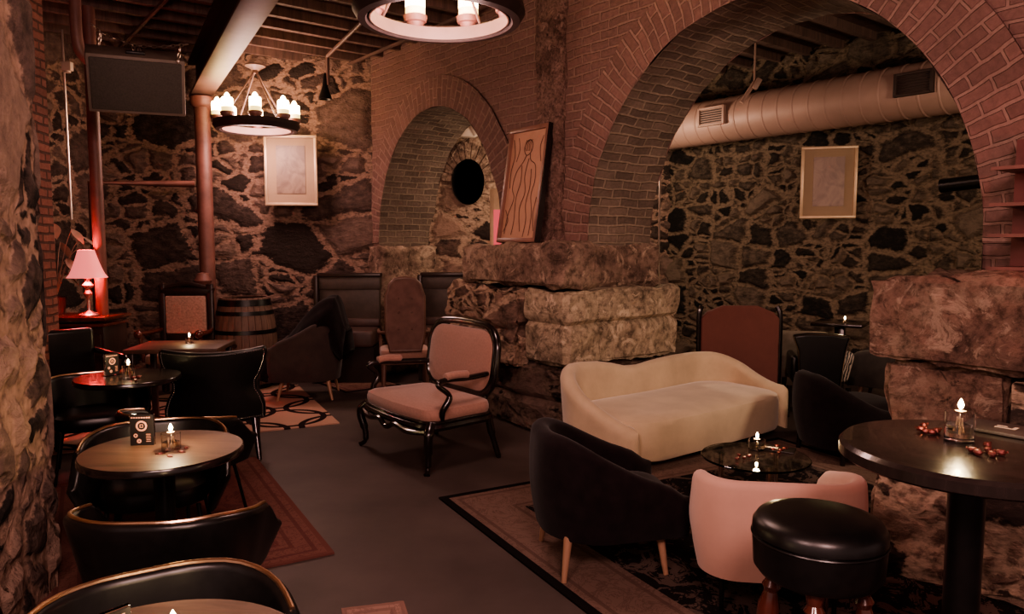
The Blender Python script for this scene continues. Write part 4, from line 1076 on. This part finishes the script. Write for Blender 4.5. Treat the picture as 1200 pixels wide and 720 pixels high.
bm = BM(); lathe(bm, [(.25, H-.04), (.25, H-.02)], 40); obj('barrel_head', bm, m_darkwood, t)
for z, hh in ((.03, .06), (.22, .045), (.42, .045), (.66, .045), (.87, .045), (.985, .07)):
    bm = BM(); lathe(bm, [(br(z-hh/2)+.001, z-hh/2), (br(z-hh/2)+.006, z-hh/2), (br(z+hh/2)+.006, z+hh/2), (br(z+hh/2)+.001, z+hh/2)], 48); obj('hoop', bm, m_blackmetal, t)
bm = BM(); cyl(bm, (0, -br(.5)+.02, .52), (0, -br(.5)-.012, .52), .028); obj('bung', bm, m_darkwood, t)
# pale backed chair facing us
cc = G(208, 380, 7.9)
t = thing('wooden_armchair', 'dark wooden armchair with pale patterned back panel beside the barrel', 'armchair', (cc[0], 7.9, 0), .05)
mp_ = M('pale_weave', (.42, .25, .2), .9, var=.3, scale=45, bump=.3)
bm = BM(); box(bm, (0, .25, .86), (.44, .05, .42), bev=.02, seg=3); obj('backrest', bm, mp_, t)
bm = BM()
for s in (-1, 1): box(bm, (s*.26, .27, .6), (.07, .06, 1.2), bev=.012)
box(bm, (0, .27, 1.12), (.6, .06, .1), bev=.03); tube(bm, spline([(-.3, .27, 1.13), (-.15, .27, 1.17), (0, .27, 1.2), (.15, .27, 1.17), (.3, .27, 1.13)], 4), .03, 8); box(bm, (0, .27, .6), (.5, .05, .08), bev=.01); obj('back_frame', bm, m_darkwood, t)
for s in (-1, 1):
    bm = BM(); tube(bm, spline([(s*.27, .25, .7), (s*.31, .05, .69), (s*.32, -.18, .7), (s*.31, -.24, .68)], 6), .024, 10); tube(bm, [(s*.31, -.2, .68), (s*.28, -.2, .4)], .02, 8)
    bmesh.ops.create_uvsphere(bm, u_segments=12, v_segments=8, radius=.045, matrix=Matrix.Translation((s*.31, -.24, .7))); obj('armrest', bm, m_redwood, t)
bm = BM(); pad(bm, rrect(.54, .5, .06, 4), .38, .48, .03, .02); obj('seat', bm, m_cloth_pink, t)
legs4(t, [((sx*.23, sy*.2, .4), (sx*.24, sy*.22, 0)) for sx in (-1, 1) for sy in (-1, 1)], .028, .018, m_darkwood)

# curved cream sofa
so = L(.66, .38)
t = thing('curved_sofa', 'cream velvet sofa with wavy curved back against the stone pier', 'sofa', (so.x, so.y, .012), math.radians(38))
W_, D_ = 2.12, .90
p = upath(W_, D_, .40, 14, .05, front=-.37)
def szt(u):
    e = min(u, 1-u)
    base = .33+.35*sm(-.02, .27, u) if u < .5 else .42+.21*sm(.0, .24, 1-u)+.0
    if .4 < u <= .6: base = .68-.05*(u-.4)/.2
    return base-.075*math.exp(-((u-.47)/.09)**2)
bm = BM(); shell(bm, p, .08, szt, lambda u: .14-.02*sm(.0, .2, min(u, 1-u)), lambda u: .05*sm(.05, .3, min(u, 1-u)), 9, .0); obj('backrest', bm, m_cream, t)
seat = []
for x, y in rrect(W_-.2, D_-.1, .26, 7, (0, -.03)): seat.append((x, y-.05*(1-(2*x/W_)**2)*(y < 0)))
bm = BM(); pad(bm, seat, .06, .37, .05, .025); obj('seat', bm, m_cream, t)
for sx in (-1, 1):
    for sy in (-1, 1): bm = BM(); cyl(bm, (sx*.7, sy*.28, 0), (sx*.7, sy*.28, .09), .03, .035); obj('leg', bm, m_darkwood, t)

# bar stool
sp_ = F(960, 608, .76)
t = thing('bar_stool', 'round black leather stool on turned red wooden legs in front of the bar table', 'stool', sp_, .35)
bm = BM(); lathe(bm, [(.185, .58), (.2, .6), (.205, .68), (.207, .70), (.2, .705), (.207, .712), (.205, .74), (.19, .762), (.15, .775), (.05, .782)], 56); obj('seat', bm, m_black, t)
bm = BM()
for z in (.702,): tube(bm, [(.2065*math.cos(a), .2065*math.sin(a), z) for a in [2*PI*k/64 for k in range(64)]], .004, 6, closed=True)
obj('seat_piping', bm, m_black, t)
for k in range(4):
    a = PI/4+k*PI/2; x0, y0 = .13*math.cos(a), .13*math.sin(a); x1, y1 = .19*math.cos(a), .19*math.sin(a)
    prof = [(.024, 0), (.028, .03), (.02, .06), (.026, .1), (.032, .16), (.024, .22), (.018, .24), (.03, .26), (.018, .28), (.024, .32), (.036, .40), (.036, .44), (.022, .49), (.032, .51), (.022, .53), (.03, .56), (.03, .6)]
    bm = BM(); tube(bm, [(x1+(x0-x1)*z/.6, y1+(y0-y1)*z/.6, z) for r, z in prof], [r for r, z in prof], 14); obj('leg', bm, m_redwood, t)
bm = BM(); 
for k in range(4):
    a = PI/4+k*PI/2; b2 = a+PI/2; r = .172; tube(bm, [(r*math.cos(a), r*math.sin(a), .18), (r*math.cos(b2), r*math.sin(b2), .18)], .012, 8)
obj('stretcher', bm, m_redwood, t)

# back room seats
rc = G(860, 400, 7.3)
t = thing('high_back_chair', 'red high backed chair with clipped corners behind the sofa', 'chair', (rc[0], 7.35, 0), PI-.05)
m_red = M('brick_red_cloth', (.13, .045, .036), .85, var=.08)
def oct_(w, z0, z1): return [(-w, z0), (w, z0), (w, z1-.12), (w*.84, z1-.06), (w*.45, z1), (-w*.45, z1), (-w*.84, z1-.06), (-w, z1-.12)]
bm = BM(); prism(bm, oct_(.37, .3, 1.05), .22, .30); o = obj('backrest', bm, m_red, t); md = o.modifiers.new('b', 'BEVEL'); md.width = .015; md.segments = 3; md.limit_method = 'ANGLE'
bm = BM(); box(bm, (0, -.03, .38), (.66, .5, .16), bev=.04); obj('seat', bm, m_red, t)
for s in (-1, 1): bm = BM(); tube(bm, spline([(s*.385, .26, .0), (s*.385, .26, .6), (s*.385, .26, .95), (s*.36, .24, 1.04)], 4), .025, 8); obj('side_post', bm, m_lacquer, t)
legs4(t, [((sx*.3, -.22, .32), (sx*.3, -.24, 0)) for sx in (-1, 1)], .025, .018, m_lacquer)
wc_ = G(925, 420, 8.0)
t = tub('tub_armchair', 'pale grey tub chair in the back room behind the red chair', (wc_[0]-.02, 7.75, 0), PI-.3, M('grey_green_cloth', (.16, .13, .10), .85), m_legwood, w=.66, d=.6, hb=.76, ha=.6, th=.08, zb=.28, legh=.3)
t = tub('tub_armchair', 'dark grey tub chair in the back room beside the small candle table', (3.75, 7.25, 0), PI+.9, M('dark_grey_cloth', (.05, .04, .036), .85), m_legwood, w=.62, d=.6, hb=.7, ha=.6, th=.08, zb=.25, legh=.3)
zc = G(958, 425, 6.7)
t = thing('studded_armchair', 'shiny black leather wing chair in the back room holding a zebra cushion', 'armchair', (zc[0]+.15, 7.1, 0), PI-.25)
bm = BM(); 
def oc2(): return [(-.18, .26), (.18, .26), (.19, .4), (.2, .65), (.25, .79), (.12, .81), (-.12, .81), (-.25, .79), (-.22, .65), (-.19, .4)]
prism(bm, oc2(), .2, .29); o = obj('backrest', bm, m_black, t); md = o.modifiers.new('b', 'BEVEL'); md.width = .025; md.segments = 3; md.limit_method = 'ANGLE'
bm = BM(); tube(bm, [(x*.97, .295, z-.01) for x, z in oc2()], .005, 6, closed=True); obj('nailheads', bm, m_chrome, t)
bm = BM(); box(bm, (0, -.04, .36), (.44, .46, .16), bev=.04); obj('seat', bm, m_black, t)
for s in (-1, 1): bm = BM(); box(bm, (s*.21, -.04, .46), (.07, .42, .24), bev=.03, seg=3); obj('armrest', bm, m_black, t)
legs4(t, [((sx*.26, sy*.22, .3), (sx*.27, sy*.25, 0)) for sx in (-1, 1) for sy in (-1, 1)], .026, .016, m_lacquer)
# zebra cushion
m, nt, b, out_ = newmat('zebra'); tcn = N(nt, 'TexCoord'); wv = N(nt, 'TexWave', i_Scale=14.0, i_Distortion=5.0); nt.links.new(tcn.outputs['Object'], wv.inputs['Vector'])
nt.links.new(ramp(nt, wv.outputs['Fac'], [(.45, (.01, .01, .01)), (.55, (.4, .33, .28))]), b.inputs['Base Color'])
zp = G(978, 428, 6.9)
bm = BM(); pad(bm, rrect(.3, .3, .05, 5), -.02, .03, .02, .05); o = obj('zebra_cushion', bm, m, loc=(zp[0]+.02, 6.95, zp[2]+.0), rot=(math.radians(75), .2, -.5)); tag(o, 'black and white zebra striped cushion on the black wing chair', 'cushion')
kc2 = G(968, 500, 5.6)
t = thing('slipper_chair', 'low black velvet lounge chair with rounded back beside the sofa end', 'armchair', (2.62, 5.65, .012), math.radians(105))
p = upath(.70, .70, .32, 12, .04)
bm = BM(); shell(bm, p, .1, lambda u: .40+.24*sm(.12, .5, u)*sm(.05, .42, 1-u)*1.05, .13, .05, 7, .03); obj('backrest', bm, m_blackcloth, t)
bm = BM(); pad(bm, rrect(.62, .72, .16, 6, (0, -.04)), .1, .42, .06, .03); obj('seat', bm, m_blackcloth, t)
legs4(t, [((sx*.25, sy*.25, .12), (sx*.26, sy*.26, 0)) for sx in (-1, 1) for sy in (-1, 1)], .022, .018, m_lacquer)

# ------------------------------------------------------------------ lamp corner
lp = G(101, 370, 6.9)
cz = lp[2]
ct = thing('lamp_cabinet', 'dark wooden cabinet carrying the pink table lamp', 'cabinet', (lp[0]-.12, 7.05, 0), .0)
bm = BM(); box(bm, (0, 0, cz/2-.03), (.62, .42, cz-.12), bev=.008); obj('cabinet_body', bm, m_darkwood, ct)
bm = BM(); box(bm, (0, -.01, cz-.025), (.7, .48, .035), bev=.01); box(bm, (0, -.01, cz-.085), (.66, .46, .03), bev=.008); obj('cabinet_top', bm, m_redwood, ct)
for s in (-1, 1): bm = BM(); box(bm, (s*.15, -.215, .45), (.27, .015, .7), bev=.004); d = obj('door', bm, m_darkwood, ct); bm = BM(); bmesh.ops.create_icosphere(bm, subdivisions=2, radius=.014, matrix=Matrix.Translation((s*.04, -.235, .5))); obj('knob', bm, m_brass, d)
lm = thing('table_lamp', 'table lamp with glowing pink bell shade and glass ball stem', 'lamp', (lp[0], 6.95, cz-.007))
bm = BM(); lathe(bm, [(.08, 0), (.085, .01), (.06, .03), (.02, .05), (.014, .08), (.018, .12), (.012, .16), (.03, .19), (.04, .21), (.03, .23), (.014, .25), (.045, .27), (.05, .29), (.03, .315), (.012, .33), (.035, .35), (.035, .37), (.01, .39), (.008, .6)], 24)
obj('lamp_base', bm, M('silver_base', (.6, .4, .38), .2, .7), lm)
m, nt, b, out_ = newmat('lamp_shade_cloth'); b.inputs['Base Color'].default_value = (.7, .2, .17, 1); b.inputs['Emission Color'].default_value = (1, .2, .19, 1); b.inputs['Emission Strength'].default_value = .38
bm = BM(); n = 40
R = []
for k in range(9):
    q = k/8; z = .36+.26*q; r = .175-.03*q-.075*q**.6; R.append([bm.verts.new((r*(1+.012*math.cos(8*a))*math.cos(a), r*(1+.012*math.cos(8*a))*math.sin(a), z)) for a in [2*PI*i/n for i in range(n)]])
for i in range(8): bridge(bm, R[i], R[i+1])
obj('lamp_shade', bm, m, lm)
# leafy plant behind lamp
pl = G(68, 280, 7.2)
pt = thing('potted_plant', 'broad leaved plant lit red behind the table lamp', 'plant', (pl[0]-.05, 7.2, cz-.007))
bm = BM(); lathe(bm, [(.07, 0), (.09, .14), (.1, .16), (.09, .16), (.06, .1)], 20); obj('pot', bm, m_darkwood, pt)
bm = BM()
for k in range(22):
    a = random.random()*2*PI; hh = .35+random.random()*.6; r = .08+random.random()*.25; base = Vector((0, 0, .15)); tip0 = Vector((r*math.cos(a), r*.5*math.sin(a), hh))
    tube(bm, spline([base, base*.4+tip0*.6+Vector((0, 0, .08)), tip0], 4), .004, 5)
    dr = Vector((math.cos(a), math.sin(a)*.6, -.5)).normalized(); sd = dr.cross(Vector((0, 0, 1))).normalized(); ll = .13+.06*random.random()
    A = []
    for j in range(7):
        q = j/6; c = tip0+dr*ll*q+Vector((0, 0, -.06*q*q)); wd = .045*math.sin(PI*min(1, q*.95+.05))+.002; A.append([bm.verts.new(c+sd*wd), bm.verts.new(c+Vector((0, 0, -.008))), bm.verts.new(c-sd*wd)])
    for j in range(6):
        for i in range(2): bm.faces.new((A[j][i], A[j][i+1], A[j+1][i+1], A[j+1][i]))
obj('leaves', bm, M('lit_leaf', (.4, .26, .2), .5), pt)  # leaf colour lightened to stand in for the red lamp light
# dark armchair with red seat
t = thing('wooden_armchair', 'black open armchair with red lit seat in front of the lamp cabinet', 'armchair', (-3.62, 6.05, 0), .9)
bm = BM(); pad(bm, rrect(.54, .52, .08, 4), .40, .5, .03, .02); obj('seat', bm, M('red_seat', (.3, .1, .09), .8), t)
bm = BM(); box(bm, (0, .27, .70), (.54, .08, .44), bev=.04, seg=4); obj('backrest', bm, m_black, t)
for s in (-1, 1): bm = BM(); tube(bm, spline([(s*.28, .25, .72), (s*.31, 0, .7), (s*.31, -.22, .69), (s*.29, -.24, .6), (s*.28, -.23, .4)], 6), .026, 10); obj('armrest', bm, m_lacquer, t)
legs4(t, [((sx*.23, sy*.21, .42), (sx*.24, sy*.24, 0)) for sx in (-1, 1) for sy in (-1, 1)], .026, .018, m_lacquer)

# ------------------------------------------------------------------ shelf unit on the near pier ledge
q = L(3.22, -.28, 1.5)
t = thing('wall_shelf_unit', 'red lit metal shelf unit standing on the ledge of the near pier', 'shelf', q, WA)
m_sh = M('red_steel', (.14, .05, .045), .4, .3, var=.3, scale=4)
bm = BM(); box(bm, (.35, .16, .33), (.8, .02, .66)); obj('back_panel', bm, m_sh, t)
for z in (.03, .185, .33, .5): bm = BM(); box(bm, (.35, 0, z+.0), (.8, .3, .012), bev=.003); s_ = obj('shelf_board', bm, m_sh, t); bm = BM(); box(bm, (.35, -.153, z), (.8, .006, .016)); obj('shelf_edge', bm, m_post, s_)

# ------------------------------------------------------------------ lights
def light(kind, loc, e, col, size=.1, rot=None):
    ld = bpy.data.lights.new('room_light', kind); ld.energy = e; ld.color = col
    if kind == 'AREA': ld.shape = 'DISK'; ld.size = size
    else: ld.shadow_soft_size = size
    o = bpy.data.objects.new('room_light', ld); C.objects.link(o); o.location = loc
    if rot: o.rotation_euler = rot
    return o
PK = (1, .61, .555); YL = (1, .76, .57)
light('POINT', (cp[0], cp[1], cp[2]-.02), 38, PK, .3)
light('POINT', (ch2[0], ch2[1], ch2[2]-.1), 32, PK, .3)
light('POINT', (.5, -.6, 3.0), 150, PK, .4)  # added fill behind the viewer, not a fixture
light('POINT', (-.9, .5, 2.5), 55, PK, .3)  # added fill out of frame for the near left, not a fixture
light('POINT', (4.3, 3.9, 2.7), 75, YL, .3)
light('POINT', (.9, 9.0, 2.75), 45, (1, .74, .54), .2)
light('POINT', (lp[0], 6.95, cz+.5), 18, (1, .18, .18), .05)
light('POINT', (2.5, 2.75, 1.95), 4, (1, .2, .18), .05)
light('POINT', (-4.3, 6.0, 2.4), 10, (1, .25, .25), .1)
w = bpy.data.worlds.new('World'); SC.world = w; w.use_nodes = True
w.node_tree.nodes['Background'].inputs[0].default_value = (1, .64, .58, 1); w.node_tree.nodes['Background'].inputs[1].default_value = .17

# ------------------------------------------------------------------ camera
cd = bpy.data.cameras.new('camera'); cam = bpy.data.objects.new('camera', cd); C.objects.link(cam)
cd.sensor_width = 36; cd.lens = FOC/1200*36; cam.location = (0, 0, CAMZ); cam.rotation_euler = (PI/2-PITCH, 0, 0); SC.camera = cam
SC.view_settings.view_transform = 'AgX'; SC.view_settings.look = 'AgX - Medium High Contrast'; SC.view_settings.exposure = 1.5
SC.cycles.use_denoising = True
SC.cycles.max_bounces = 8
